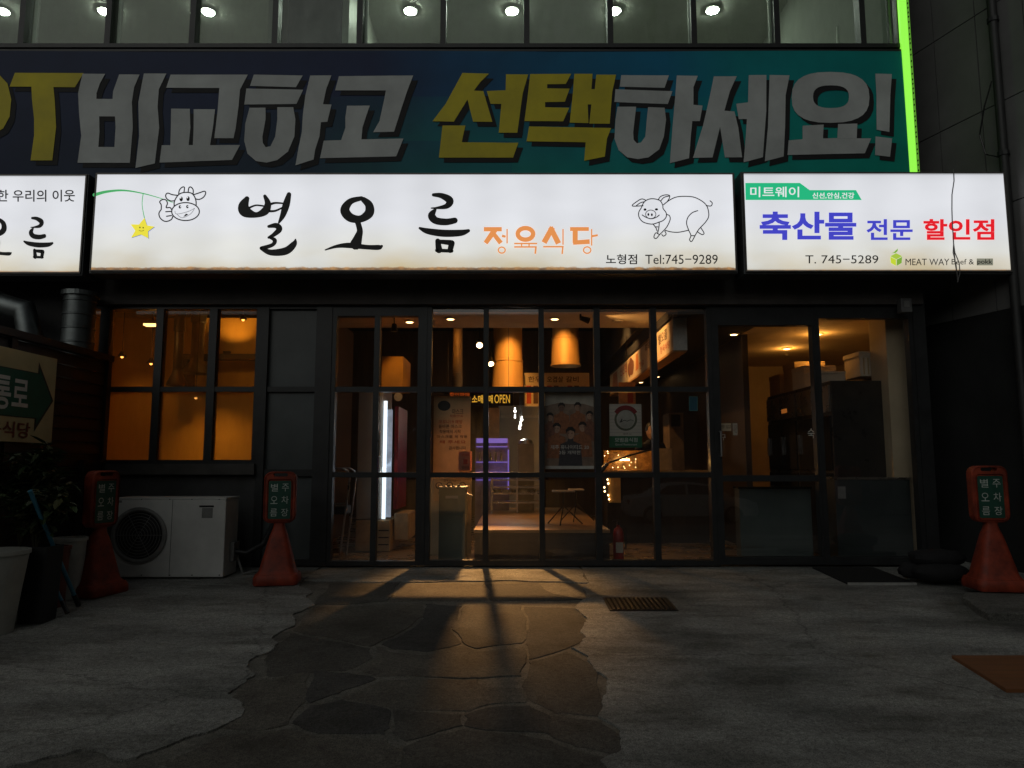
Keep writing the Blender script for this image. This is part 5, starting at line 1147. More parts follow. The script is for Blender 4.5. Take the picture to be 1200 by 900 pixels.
# posters on the glass
GYY = 8.335
t = board('wall_poster', 'cream notice poster behind the first tall pane', 'poster', 508.5, 464, 551, 554, 8.42, paper('poster_cream', (.66, .48, .27), .28), .004); Q = front(8.42)
mb = MB(); mb.ell(520.5, 475.5, 7.5, 6, Q, .003); mb.build('oval_logo', M_DARKE, t, fix=False)
for s_, x0, y0, x1, y1, m_ in (('마스크', 530, 479, 543, 485.5, M_INKB), ('착용안내', 527, 486, 542, 489, M_INKR), ('코로나19 예방', 514, 492, 542, 496.5, M_INKR), ('올바른 마스크', 514, 497.5, 541, 502, M_INKB), ('착용에서 시작', 515, 503.5, 540, 508, M_INKB), ('마스크를 꼭 착용', 512, 510, 548, 513.5, M_INKB), ('해 주세요', 515, 516, 546, 520, M_INKR), ('감사합니다', 526, 523, 546, 527, M_INKB)): text('lettering', s_, Q, x0, y0, x1, y1, m_, t, .01, .003)
t = board('floor_notice', 'low cream notice with three round pictograms above the slim grey cabinet', 'notice', 508.5, 561, 551, 587, 9.24, MATS['poster_cream'], .008); Q = front(9.24)
text('lettering', '함께 이겨냅시다', Q, 520, 562, 540, 564.5, M_INKB, t, .01, .003)
for x in (514.5, 527, 542): mb = MB(); mb.ring(x, 569, 3.6, 3.6, 1.4, Q, .003, 14); mb.ell(x, 570, 1.8, 2.2, Q, .003, 10); mb.build('pictogram', M_INKB, t, fix=False)
text('lettering', '생활 속 거리두기', Q, 513, 576, 546, 579.5, M_INKB, t, .0, .003)
t = board('paper_notice', 'small pink framed notice overlapping the cream poster', 'notice', 537.5, 529, 553, 551.5, 8.40, paper('pink_paper', (.60, .32, .22), .5), .004); Q = front(8.40)
text('lettering', '안내문', Q, 541, 532, 550, 534.5, M_INKR, t, 0, .003); MB().poly([(543, 538), (548, 538), (548, 544), (543, 544)], Q, .003).build('stamp', M_INKR, t, fix=False)
mb = MB()
for k in range(3): mb.poly([(541, 546 + k * 1.6), (550, 546 + k * 1.6), (550, 546.7 + k * 1.6), (541, 546.7 + k * 1.6)], Q, .003)
mb.build('small_print', M_INKB, t, fix=False)
# group poster: figures in rust brown tops on a grey ground
t = board('group_poster', 'dark poster with a group of figures in rust brown tops', 'poster', 638, 460, 696.5, 550, 8.36, paper('poster_grey', (.55, .52, .44), .15, .2), .004); Q = front(8.36)
M_SK = [mat('print_skin_%d' % i, c, .6) for i, c in enumerate(((.45, .27, .18), (.22, .12, .08)))]; M_HAIR = mat('print_hair', (.015, .012, .01), .6); M_TOP = [mat('print_top_%d' % i, c, .6, 0, .3, 30) for i, c in enumerate(((.32, .12, .05), (.24, .10, .06), (.05, .045, .05)))]
mb = MB(); mb.poly([(638, 476), (655, 472), (668, 473.5), (683, 473), (696.5, 477), (696.5, 550), (638, 550)], Q, .001); mb.build('backdrop', mat('print_backdrop', (.26, .18, .13), .6, 0, .3, 12), t, fix=False)
for i, (x, y, s_, tp, sk) in enumerate(((658, 477.5, 4.4, 0, 1), (677, 477, 4.4, 0, 0), (644.5, 489, 4.3, 1, 0), (691, 487, 4.3, 1, 0), (652.5, 502, 5.0, 0, 0), (682.5, 500.5, 5.0, 0, 0), (668.5, 508, 6.0, 2, 0))):
    d = .0015 + i * .0006
    f = MB(); f.poly([(x - s_ * .45, y + s_ * .9), (x + s_ * .45, y + s_ * .9), (x + s_ * .6, y + s_ * 1.5), (min(696, x + s_ * 2.0), y + s_ * 2.1), (min(696, x + s_ * 2.4), min(549.5, y + s_ * 7)), (max(638.5, x - s_ * 2.4), min(549.5, y + s_ * 7)), (max(638.5, x - s_ * 2.0), y + s_ * 2.1), (x - s_ * .6, y + s_ * 1.5)], Q, d); fo = f.build('figure_print', M_TOP[tp], t, fix=False)
    f = MB(); f.ell(x, y, s_ * .74, s_ * 1.12, Q, d + .0002, 14); f.build('face_print', M_SK[sk], fo, fix=False)
    f = MB(); f.poly([(x - s_ * .9, y + s_ * .1), (x - s_ * .95, y - s_ * .7), (x - s_ * .4, y - s_ * 1.3), (x + s_ * .4, y - s_ * 1.3), (x + s_ * .95, y - s_ * .7), (x + s_ * .9, y + s_ * .1), (x + s_ * .66, y - s_ * .4), (x, y - s_ * .62), (x - s_ * .66, y - s_ * .4)], Q, d + .0004); f.build('hair_print', M_HAIR, fo, fix=False)
    f = MB()
    sg = 1 if i % 2 else -1
    f.poly([(x + sg * s_ * .30, y - s_ * .6), (x + sg * s_ * .74, y - s_ * .35), (x + sg * s_ * .74, y + s_ * .3), (x + sg * s_ * .35, y + s_ * .98), (x + sg * s_ * .45, y + s_ * .2)], Q, d + .0003); f.build('cheek_shade_print', M_SK[1], fo, fix=False); f = MB()
    for e in (-.34, .30): f.poly([(x + s_ * (e - .16), y - s_ * .08), (x + s_ * (e + .16), y - s_ * .10), (x + s_ * (e + .13), y + s_ * .02), (x + s_ * (e - .13), y + s_ * .03)], Q, d + .0005)
    f.poly([(x - s_ * .2, y + s_ * .56), (x + s_ * .18, y + s_ * .54), (x + s_ * .1, y + s_ * .60)], Q, d + .0005); f.build('features_print', mat('print_shade', (.07, .04, .03), .6), fo, fix=False)
M_PTX = mat('poster_type', (.6, .58, .52), .6)
text('lettering', '제주 유나이티드 20', Q, 645, 521.5, 690, 526.5, M_PTX, t, .015, .008); text('lettering', '2등 개막전', Q, 655, 528, 680, 532.5, M_PTX, t, .015, .008); text('lettering', '홈 ○○−○○', Q, 657, 536, 682, 540.5, M_PTX, t, .0, .008) if False else None
MB().poly([(639, 546), (696, 546), (696, 549.5), (639, 549.5)], Q, .0085).build('footer_strip', M_PTX, t, fix=False)
# certificate
t = board('certificate_plate', 'white certificate plate with a round emblem and green foot on the glass', 'certificate', 714, 473.5, 752.5, 524.5, 8.37, paper('cert_white', (.60, .57, .50), .2, .05), .005); Q = front(8.37)
MB().poly([(714, 511), (752.5, 511), (752.5, 524.5), (714, 524.5)], Q, .002).build('green_foot', mat('cert_green', (.015, .12, .05), .6), t, fix=False)
mb = MB()
for k in range(9): mb.poly([(714, 475.5 + k * 3.9), (752.5, 475.5 + k * 3.9), (752.5, 475.9 + k * 3.9), (714, 475.9 + k * 3.9)], Q, .001)
mb.build('ruled_lines', mat('cert_line', (.36, .35, .32), .6), t, fix=False)
mb = MB(); mb.ring(733.3, 491.5, 12, 12, 2.6, Q, .002, 30); mb.build('emblem_ring', mat('cert_ring', (.10, .11, .07), .6), t, fix=False)
mb = MB(); mb.ell(733.3, 491.5, 10.4, 10.4, Q, .0015, 26); mb.build('emblem_centre', mat('cert_in', (.40, .39, .34), .6), t, fix=False)
mb = MB(); mb.stroke([(721.5, 484, 4.5), (726, 479.5, 5), (733.3, 477.5, 5), (740.5, 479.5, 5), (745, 484, 4.5)], Q, .003, 5, caps=False); mb.build('red_ribbon', mat('cert_red', (.22, .02, .02), .6), t, fix=False)
mb = MB(); mb.stroke([(726.5, 495, 1), (729, 491, 1.2), (727.5, 494.5, 1), (731.5, 492.5, .8), (735, 493.5, .7), (739, 492, .7), (742.5, 493.5, .5)], Q, .003); mb.build('script', M_DARKE, t, fix=False)
text('lettering', '모범음식점', Q, 720.5, 513, 747, 518, M_LT, t, .01, .004); text('lettering', 'Good Restaurant', Q, 721, 519.5, 746.5, 522, M_LT, t, .0, .004); text('lettering', '제주시', Q, 730, 507.5, 739.5, 509.8, M_DARKE, t, 0, .004)
t = board('door_sticker', 'small blue sticker at the top right of the last tall pane', 'sticker', 807.5, 464.5, 817.5, 481.5, 8.34, mat('sticker_blue', (.02, .10, .15), .5), .003)
MB().poly([(807.5, 464.5), (817.5, 464.5), (817.5, 481.5), (807.5, 481.5)], front(8.34), .001, None, [[(808.2, 480.7), (816.8, 480.7), (816.8, 465.3), (808.2, 465.3)]]).build('outline', mat('sticker_line', (.08, .24, .24), .5), t, fix=False)
for k, (x0, y0, x1, y1, lab) in enumerate(((842, 496, 857, 505, 'faded paper label on the left edge of the right door'), (858.5, 496, 864.5, 510, 'narrow white hours label on the right door'))):
    t = board('door_label', lab, 'label', x0, y0, x1, y1, 8.335, M_MENU if k == 0 else M_CREAMP, .003)
    text('lettering', '영업' if k == 0 else '시간', front(8.335), x0 + 1, y0 + 2, x1 - 1, y1 - 3, M_INKB, t, 0, .002)
t = thing('door_lettering', P(950, 515, 8.30), 'white vinyl word on the right door panes', 'lettering')
text('letter', '숙', front(8.304), 946.5, 502, 954.5, 513.5, M_LT, t, 0, .0); text('letter', '구', front(8.304), 845, 509, 850.5, 516, M_LT, t, 0, .0)

# fridge, crates and rack behind the left door
M_FRW = mat('fridge_white', (.42, .40, .36), .4, 0, .1, 3); M_LEDW = emit('cool_led', (.80, .92, 1.0), 1.5); M_FRR = mat('fridge_red', (.22, .016, .016), .4, 0, .3, 5); M_ORG = mat('orange_carton', (.70, .36, .06), .7, 0, .12, 3)
fy0, fy1 = 9.5, 10.25
f0 = P(447, 460, fy0); f1 = P(462, 460, fy0)
t = thing('drinks_fridge', (f0.x, fy0, .03), 'tall drinks fridge with a white light bar and red side behind the left door', 'fridge')
fzt = P(0, 454, fy0).z; fxr = P(468, 500, fy0).x
MB().box(f0.x - .30, P(458, 0, fy0).x, fy0, fy1, .45, fzt).build('cabinet', M_FRW, t, .01)
MB().box(P(459.6, 0, fy0).x, P(463.4, 0, fy0).x, fy0 - .03, fy0 - .005, P(0, 608, fy0).z, P(0, 470, fy0).z).build('light_bar', M_LEDW, t)
MB().box(P(463.6, 0, fy0).x, P(468.8, 0, fy0).x, fy0 - .02, fy0 + .03, P(0, 606, fy0).z, P(0, 480, fy0).z).build('glass_door_edge', mat('door_blue_glow', (.35, .42, .52), .15, .2, emit=.55), t)  # blue glow put into the glass edge beside the light bar
MB().box(P(471, 0, fy0).x, P(475, 0, fy0).x, fy0 + .05, fy1 + .1, P(0, 597, fy0).z, P(0, 476, fy0).z).build('red_side', M_FRR, t)
mb = MB(); q = P(466.5, 465, fy0 - .05); mb.tube([q, q + Vector((0, .02, 0))], .055, 16); mb.build('round_badge', M_CREAMP, t)
MB().box(f0.x - .30, P(469, 0, fy0).x, fy0 - .01, fy1, .04, .44).build('plinth', mat('plinth_cream', (.45, .34, .20), .5), t, .01)
for k in range(3): MB().box(f0.x, P(467.5, 0, fy0).x, fy0 - .016, fy0 - .011, .12 + k * .09, .135 + k * .09).build('plinth_slot', M_DARKW, t)
MB().box(P(470, 0, fy0).x, P(486, 0, fy0).x, fy0 + .2, fy0 + .9, .16, .52).build('compressor_box', MATS['plinth_cream'], t, .02)
lamp('lamp', 'AREA', (P(466, 0, fy0).x, fy0 - .06, 1.2), 1.2, COOL, t, aim=(P(466, 0, fy0).x + .6, fy0 - .3, .6), size=(.04, 1.3))
c0, c1 = P(447.5, 417.5, 9.55), P(472, 455, 9.55)
t = thing('orange_carton', (c0.x, 9.55, c1.z), 'plain orange carton standing on the drinks fridge', 'carton')
MB().box(c0.x, c1.x, 9.55, 10.25, c1.z, c0.z).build('box', M_ORG, t, .004); MB().box(c0.x + .002, c1.x - .002, 9.87, 9.93, c0.z, c0.z + .003).build('tape', M_CREAMP, t)
lamp_o = thing('added_carton_lamp', P(478, 392, 9.2), 'unseen small lamp fitting over the drinks fridge', 'lamp')  # unseen lamp added to brighten the carton
qn = P(462, 384, 9.05); lamp_o.location = qn; WORLD[lamp_o.name] = qn; lamp_o['label'] = 'unseen small spotlight added to light the orange carton'; lamp_o['category'] = 'spotlight'
MB().tube([qn + Vector((0, 0, .05)), qn + Vector((0, 0, -.05))], [.03, .045], 12).build('can', M_TRACK, lamp_o); lamp('lamp', 'SPOT', qn + Vector((0, 0, -.06)), 9, AMBER, lamp_o, .03, (c0.x + .3, 9.9, 1.9), 60, .7)
MB().tube([qn + Vector((0, 0, .05)), (qn.x, qn.y, 3.12)], .008, 6).build('stem', M_TRACK, lamp_o)
r0 = P(399, 650, 8.75); t = thing('chrome_rack', (P(412, 0, 8.75).x, 8.8, .03), 'bent chrome tube rack behind the left door', 'rack')
xr0, xr1 = P(397, 0, 8.75).x, P(424, 0, 8.75).x; zr = P(0, 549, 8.75).z
for dy in (0, .35): MB().tube([(xr1 - .10, 8.75 + dy, .04), (xr1, 8.75 + dy, zr - .10), (xr1 - .03, 8.75 + dy, zr - .03), (xr1 - .08, 8.75 + dy, zr), (xr0, 8.75 + dy, zr)], .012, 8).build('frame_tube', M_STEEL, t, smooth=True)
MB().tube([(xr0, 8.75, zr - .42), (xr1 - .02, 8.75, zr - .42)], .010, 8).build('cross_bar', M_STEEL, t); MB().tube([(xr0, 8.75, .06), (xr1 - .10, 8.75, .06)], .012, 8).build('cross_bar', M_STEEL, t)
MB().box(xr0, xr1 - .05, 8.77, 9.08, zr - .55, zr - .45).build('basket', mat('rack_black', (.02, .022, .02), .6), t, .01)
# kiosk behind the first tall pane
k0, k1 = P(514.5, 572, 8.62), P(545, 652, 8.62)
t = thing('steel_cabinet', (k0.x, 8.62, .03), 'slim grey cabinet standing behind the first tall pane', 'cabinet')
MB().box(k0.x, k1.x, 8.62, 9.0, .03, k0.z).build('body', mat('cabinet_grey', (.10, .13, .11), .45, .2, .15, 3), t, .006); MB().box(k0.x + .08, k1.x - .09, 8.606, 8.619, k0.z - .12, k0.z - .09).build('handle_slot', M_STEEL, t); MB().box(k0.x - .006, k1.x + .006, 8.615, 9.0, k0.z + .001, k0.z + .016).build('top', M_STEEL, t)
mb = MB(); mb.tube([(k1.x - .02, 8.66, k0.z - .06), (k1.x + .08, 8.66, k0.z - .09)], .01, 8); mb.build('tap', M_STEEL, t)
for k in range(4): MB().box(k0.x + .03 + k * .06, k0.x + .07 + k * .06, 8.66, 8.74, k0.z + .016, k0.z + .03 + .01 * (k % 2)).build('small_tray', M_TRACK, t)

# lit back kitchen, glass lamps, purple fridge
bx0, bx1 = P(585, 0, 15.0).x, P(634, 0, 15.0).x
t = thing('kitchen_back_wall', (0, 15.2, 0), 'greyish lit kitchen wall deep behind the second tall pane', 'wall')
M_KIT = mat('kitchen_grey', (.40, .38, .32), .6, 0, .15, 2)
MB().box(bx0, bx1, 15.2, 15.26, .03, P(0, 474, 15.0).z).build('panel', M_KIT, t); MB().box(bx0, bx1, 15.16, 15.2, P(0, 489, 15.0).z, P(0, 486, 15.0).z).build('shelf_edge', M_CREAMP, t)
MB().box(P(572, 0, 14.8).x, P(586, 0, 14.8).x, 14.8, 15.3, .03, P(0, 478, 14.8).z).build('orange_door', mat('orange_door', (.42, .17, .04), .5), t)
M_GB = emit('glass_bulb', (1.0, .95, .85), 7)
for i, (px, py) in enumerate(((603.5, 482), (603.5, 489), (611.5, 492), (610, 498), (609, 502))):
    q = P(px, py, 13.0); t = thing('globe_lamp', q, ['top globe lamp of the glass cluster', 'small dim globe lamp under the top one', 'right globe lamp of the glass cluster', 'middle globe lamp low in the glass cluster', 'lowest globe lamp of the glass cluster'][i], 'lamp', 'glass globe lamps')
    r = .024 if i != 1 else .016
    MB().lathe([(.004, -r), (r * .7, -r * .7), (r, 0), (r * .7, r * .7), (.012, r), (.012, r + .04)], q, 14).build('globe', M_GB, t, smooth=True); MB().tube([q + Vector((0, 0, r + .03)), (q.x, q.y, 4.25)], .004, 5).build('cord', M_TRACK, t)
lamp('lamp', 'POINT', P(607, 490, 12.8), 8, (1, .93, .8), t, .1)
COL.objects['lamp'] if 'lamp' in COL.objects else None
M_PUR = emit('violet_led', (.34, .24, 1.0), .42); M_PURB = mat('violet_box', (.20, .17, .30), .4)
px0, px1 = P(574, 0, 12.2).x, P(597, 0, 12.2).x; pz0, pz1 = P(0, 585, 12.2).z, P(0, 513, 12.2).z
t = thing('violet_fridge', (px0, 12.2, .03), 'display fridge glowing violet deep behind the second tall pane', 'fridge')
MB().box(px0 - .22, px1, 12.24, 12.8, .03, pz1).build('cabinet', M_PURB, t); MB().box(px1 - .025, px1 - .005, 12.21, 12.235, pz0 + .1, P(0, 527, 12.2).z).build('light_edge', M_PUR, t); MB().box(px0 - .2, px1 - .03, 12.22, 12.236, P(0, 519, 12.2).z, pz1 - .01).build('light_head', M_PUR, t)
for y in (523, 541, 553, 562): MB().box(px0 - .2, px1 - .03, 12.2, 12.237, P(0, y + 1, 12.2).z, P(0, y, 12.2).z).build('shelf', M_PUR, t)
for k in range(5): MB().lathe([(.02, 0), (.02, .10), (.008, .13), (.008, .16)], (px0 - .14 + k * .09, 12.21, P(0, 541, 12.2).z), 8).build('bottle', M_STEEL, t)
lamp('lamp', 'POINT', ((px0 + px1) / 2, 12.05, pz0 + .5), .22, (.35, .25, 1.0), t, .1)
# grey cabinet and trolleys on the platform
q0, q1 = P(607, 520, 12.0), P(626, 585, 12.0)
t = thing('kitchen_cabinet', (q0.x, 12.0, DKZ), 'dull steel cabinet standing on the platform under the globe lamps', 'cabinet')
MB().box(q0.x, q1.x, 12.0, 12.5, DKZ, q0.z).build('body', mat('dull_steel', (.26, .23, .20), .45, .3, .2, 4), t, .01); MB().lathe([(.12, 0), (.11, .06), (.04, .09)], ((q0.x + q1.x) / 2, 12.2, q0.z), 16).build('lid', M_STEEL, t, smooth=True)
t = thing('steel_trolley', (P(600, 0, 11.6).x, 11.6, DKZ), 'low steel shelf trolley on the platform behind the second tall pane', 'trolley')
tx0, tx1 = P(577, 0, 11.6).x, P(632, 0, 11.6).x
for y in (561.5, 570, 577.5, 588): MB().box(tx0, tx1, 11.6, 12.0, P(0, y + 2, 11.6).z, P(0, y, 11.6).z).build('shelf', M_STEEL, t)
for x in (tx0, (tx0 + tx1) / 2, tx1 - .03): 
    for y in (11.598, 11.97): MB().box(x, x + .03, y, y + .03, DKZ, P(0, 561, 11.6).z).build('leg', M_STEEL, t)
for k in range(6): MB().lathe([(.06, 0), (.07, .05)], (tx0 + .1 + k * .14, 11.75, P(0, 577.5, 11.6).z), 10).build('bowl', M_CREAMP if k % 2 else M_TRACK, t)
def tripod(px, pyt, pyb, Y, label, wide=.22):
    c = P(px, pyt, Y); t = thing('folding_stand', (c.x, Y, DKZ), label, 'stand', 'folding stands on the platform'); 
    MB().box(c.x - wide, c.x + wide, Y - .14, Y + .14, c.z - .02, c.z).build('top', M_CREAMP, t, .005); MB().tube([(c.x, Y, c.z - .02), (c.x, Y, DKZ + .2)], .012, 8).build('pole', M_TRACK, t)
    for a in (0.3, 2.4, 4.5): MB().tube([(c.x, Y, DKZ + (c.z - DKZ) * .55), (c.x + .26 * math.cos(a), Y + .2 * math.sin(a), DKZ + .005)], .009, 6).build('leg', M_TRACK, t)
tripod(660, 574.5, 615, 9.3, 'left folding stand with a pale tray on the platform', .14); tripod(675, 573, 612, 9.9, 'right folding stand behind the left one on the platform', .10)
# counter with warm lights, person behind it
cy0 = 10.6; cxa, cxb = P(703, 0, cy0).x, P(768, 0, cy0).x; cz = P(0, 551, cy0).z
t = thing('serving_counter', (cxa, cy0, .03), 'serving counter glowing with warm lights under the certificate', 'counter')
MB().box(cxa, cxb + .6, cy0, cy0 + .6, .03, cz - .04).build('base', M_DARKW, t); MB().box(cxa - .03, cxb + .62, cy0 - .03, cy0 + .62, cz - .04, cz).build('top', mat('counter_top', (.40, .24, .09), .25), t, .004)
MB().box(cxa + .02, P(717.5, 0, cy0).x, cy0 - .02, cy0 - .004, P(0, 589, cy0).z, P(0, 560, cy0).z).build('lit_look_panel', mat('lit_look_wood', (.62, .36, .12), .4), t)  # lit look of the counter front put into a brighter wood colour
CRT = thing('glass_case', (cxa, cy0 + .3, cz), 'small glass case full of sparkling lights on the serving counter', 'display case')
MB().box(cxa + .02, P(762, 0, cy0).x, cy0 + .5, cy0 + .52, cz, P(0, 527, cy0).z).build('back', mat('amber_back', (.34, .18, .05), .25, 0, .6, 9), CRT)
MB().box(cxa + .02, P(753, 0, cy0).x, cy0 + .05, cy0 + .056, cz, P(0, 530, cy0).z).build('front_glass', GL, CRT)
q = P(733, 539, cy0 + .2); MB().box(q.x - .08, q.x + .06, q.y, q.y + .02, q.z - .01, q.z + .015).build('lamp_tube', M_BULB, CRT); lamp('lamp', 'POINT', q + Vector((0, -.06, .0)), 5, AMBER, CRT, .05)
rnd = random.Random(33)
for k in range(18):
    p = P(rnd.uniform(705, 766), rnd.uniform(528, 550), cy0 + rnd.uniform(.1, .45)); MB().lathe([(.002, -.006), (.006, 0), (.002, .006)], p, 6).build('glint_bulb', M_BULB if rnd.random() < .55 else emit('tiny_cool', (.7, .95, .7), 9) if rnd.random() < .3 else M_LENS, CRT)
for k in range(6): p = P(708 + rnd.uniform(0, 8), 562 + k * 4.6, cy0 - .03); MB().lathe([(.003, -.012), (.012, 0), (.003, .012)], p, 6).build('glint_bulb', M_BULB, CRT)
t = thing('lamp_arm', P(703, 552, 10.2), 'black lamp arm reaching over the serving counter', 'lamp arm')
MB().tube([P(701, 556, 10.2), P(712, 543, 10.2)], [.035, .03], 8).build('holder', M_TRACK, t); MB().tube([P(712, 543, 10.2), P(740, 533, 10.2), P(763, 527, 10.2)], .014, 8).build('arm', M_TRACK, t)
mb = MB(); pl_ = P(703, 556, 10.2); MB().tube([(pl_.x, 10.2, .03), (pl_.x, 10.2, pl_.z)], .02, 8).build('post', M_TRACK, t)
# standing person behind the counter, looking down
def person(c, label):
    t = thing('person', c, label, 'person'); c = Vector(c)
    J = [((0, 0, .95), .15), ((0, 0, 1.12), .145), ((0, -.01, 1.32), .165), ((0, -.02, 1.44), .10), ((0, -.04, 1.51), .055), ((-.19, -.02, 1.40), .065), ((-.25, -.03, 1.15), .05), ((-.22, -.20, .98), .04), ((-.16, -.32, .96), .035), ((.19, -.02, 1.40), .065), ((.25, -.03, 1.15), .05), ((.22, -.20, .98), .04), ((.16, -.32, .96), .035), ((-.10, 0, .85), .10), ((-.11, 0, .45), .07), ((-.11, .02, .06), .05), ((.10, 0, .85), .10), ((.11, 0, .45), .07), ((.11, .02, .06), .05), ((-.11, -.14, .03), .04), ((.11, -.14, .03), .04)]
    E = [(0, 1), (1, 2), (2, 3), (3, 4), (2, 5), (5, 6), (6, 7), (7, 8), (2, 9), (9, 10), (10, 11), (11, 12), (0, 13), (13, 14), (14, 15), (15, 19), (0, 16), (16, 17), (17, 18), (18, 20)]
    me = bpy.data.meshes.new('body'); me.from_pydata([j[0] for j in J], E, []); o = bpy.data.objects.new('body', me); COL.objects.link(o)
    sk = o.modifiers.new('s', 'SKIN'); 
    for i, j in enumerate(J): me.skin_vertices[0].data[i].radius = (j[1], j[1] * .8); me.skin_vertices[0].data[i].use_root = (i == 0)
    o.modifiers.new('ss', 'SUBSURF').levels = 2
    bpy.context.view_layer.update(); m2 = bpy.data.meshes.new_from_object(o.evaluated_get(bpy.context.evaluated_depsgraph_get())); bpy.data.objects.remove(o)
    m2.materials.clear(); m2.materials.append(mat('dark_cloth', (.02, .02, .026), .8))
    ob = bpy.data.objects.new('body', m2); COL.objects.link(ob); ob.parent = t
    for p_ in m2.polygons: p_.use_smooth = True
    rings = []
    for k in range(11):
        v = -math.pi / 2 + math.pi * k / 10; cz_ = math.cos(v); rings.append([Vector((c.x + .076 * max(.05, cz_) * (1 - .15 * max(0, -math.sin(v))) * math.cos(q * .3927), c.y - .06 - .022 * math.sin(v) * 0 + .095 * max(.05, cz_) * math.sin(q * .3927) - (.02 if 3 < k < 6 and math.sin(q * .3927) < -.9 else 0), c.z + 1.62 + .125 * math.sin(v))) for q in range(16)])
    hd = MB().loft(rings).build('head', mat('skin', (.45, .26, .15), .6), t, smooth=True)
    rings = []
    for k in range(8):
        v = -.15 + (math.pi / 2 + .15) * k / 7; cz_ = math.cos(v); rings.append([Vector((c.x + .088 * max(.05, cz_) * math.cos(q * .3927), c.y - .035 + .105 * max(.05, cz_) * math.sin(q * .3927), c.z + 1.645 + .125 * math.sin(v))) for q in range(16)])
    MB().loft(rings).build('hair', mat('black_hair', (.008, .007, .006), .5), t, smooth=True)
    return t
pp = P(762, 506, 11.45)
person((pp.x, 11.45, pp.z - 1.62), 'person in dark clothes standing behind the serving counter')
c0, c1 = P(771, 527, 10.9), P(788, 552, 10.9)
t = thing('paper_carton', (c0.x, 10.9, .03), 'pale carton standing right of the person', 'carton'); MB().box(c0.x, c1.x, 10.9, 11.3, .03, c0.z).build('box', mat('dull_carton', (.26, .20, .12), .7), t, .004); MB().box(c0.x - .004, c1.x + .004, 10.895, 11.3, c0.z, c0.z + .02).build('lid', MATS['dull_carton'], t)
t = thing('dark_machine', (P(781, 0, 12).x, 12, .03), 'dark tall machine behind the carton', 'machine'); MB().box(P(772, 0, 12).x, P(788, 0, 12).x, 12, 12.5, .03, P(0, 484, 12).z).build('body', mat('machine_brown', (.16, .11, .07), .5), t, .01); MB().box(P(774, 0, 12).x, P(784, 0, 12).x, 11.98, 11.999, P(0, 500, 12).z, P(0, 486, 12).z).build('screen', M_TRACK, t)
# fire extinguisher
q = P(725, 652, 8.75)
t = thing('fire_extinguisher', (q.x, 8.75, .03), 'red fire extinguisher standing behind the fourth tall pane', 'fire extinguisher')
MB().lathe([(.06, 0), (.065, .02), (.065, .30), (.05, .36), (.022, .385), (.022, .41)], (q.x, 8.75, .03), 18).build('cylinder', mat('extinguisher_red', (.30, .012, .01), .35), t, smooth=True)
mb = MB(); mb.box(q.x - .012, q.x + .012, 8.72, 8.78, .44, .48); mb.box(q.x - .07, q.x + .02, 8.738, 8.762, .48, .495); mb.build('valve', M_TRACK, t); MB().box(q.x - .04, q.x + .045, 8.68, 8.685, .12, .24).build('label_plate', M_CREAMP, t)
MB().tube([(q.x + .02, 8.75, .45), (q.x + .09, 8.74, .40), (q.x + .085, 8.74, .15)], .01, 6).build('hose', M_TRACK, t)

# butcher shop: steel fridges, cartons, counters
M_GDOOR = mat('dark_fridge_door', (.02, .02, .02), .12, .1, .1); M_BST = mat('butcher_steel', (.32, .29, .25), .28, .8, .15, 5)
FXX = 3.86; fzt = P(972, 446, 8.72).z
for k, (ya, yb, lab) in enumerate(((8.72, 9.76, 'steel fridge nearest the right door'), (9.78, 10.9, 'steel fridge further in behind the nearest one'))):
    t = thing('steel_fridge', (FXX + .35, (ya + yb) / 2, .03), lab, 'fridge', 'steel fridges of the butcher shop')
    MB().box(FXX + .02, FXX + .72, ya, yb, .03, fzt).build('cabinet', mat('fridge_shell', (.05, .045, .04), .3, .4, .2, 4), t, .006)
    for j in range(2):
        a, b = ya + .03 + j * (yb - ya - .03) / 2, ya + (j + 1) * (yb - ya - .03) / 2
        for z0, z1 in ((.25, 1.05), (1.09, 1.75)): dd = MB().box(FXX, FXX + .02, a, b, z0, z1).build('door', M_GDOOR, t, .003); MB().box(FXX - .03, FXX, b - .06, b - .04, z0 + .2, z1 - .2).build('handle', M_STEEL, dd)
    MB().box(FXX - .004, FXX + .02, ya + .02, yb - .02, 1.80, fzt - .05).build('control_panel', M_BST, t)
    MB().box(FXX - .007, FXX - .004, ya + .3, ya + .5, 1.88, 1.94).build('display', emit('fridge_readout', (1, .3, .05), .25), t)
rnd = random.Random(12)
cart = [((901, 912), 10.4, .33, .5), ((908, 935), 9.9, .40, .52), ((925, 947), 9.45, .26, .40), ((935, 955), 9.2, .16, .3)]
M_CART = mat('brown_carton', (.50, .36, .19), .75, 0, .15, 3); M_FOAM = mat('foam_white', (.66, .58, .46), .8, 0, .08, 8, .1, 120)
for i, (y, h, l, dx, lab) in enumerate(((10.45, .30, .42, .05, 'carton at the far end on the steel fridges'), (10.0, .42, .42, .10, 'tallest carton on the steel fridges'), (9.55, .30, .40, .04, 'foam box in the middle on the steel fridges'), (9.22, .18, .28, .02, 'low foam box at the near end of the row on the fridges'))):
    t = thing('stacked_box', (FXX + dx + .2, y + l / 2, fzt), lab, 'box', 'boxes on the butcher fridges')
    m_ = M_CART if i < 2 else M_FOAM
    MB().box(FXX + dx, FXX + dx + .42, y, y + l, fzt, fzt + h * .8).build('box', m_, t, .005); MB().box(FXX + dx - .006, FXX + dx + .426, y - .006, y + l + .006, fzt + h * .8 + .001, fzt + h).build('lid', m_, t, .005)
q0, q1 = P(1006, 412, 9.0), P(1032, 441, 9.0)
t = thing('foam_box', (q0.x, 9.0, q1.z), 'pale foam box high behind the right door pane', 'box'); 
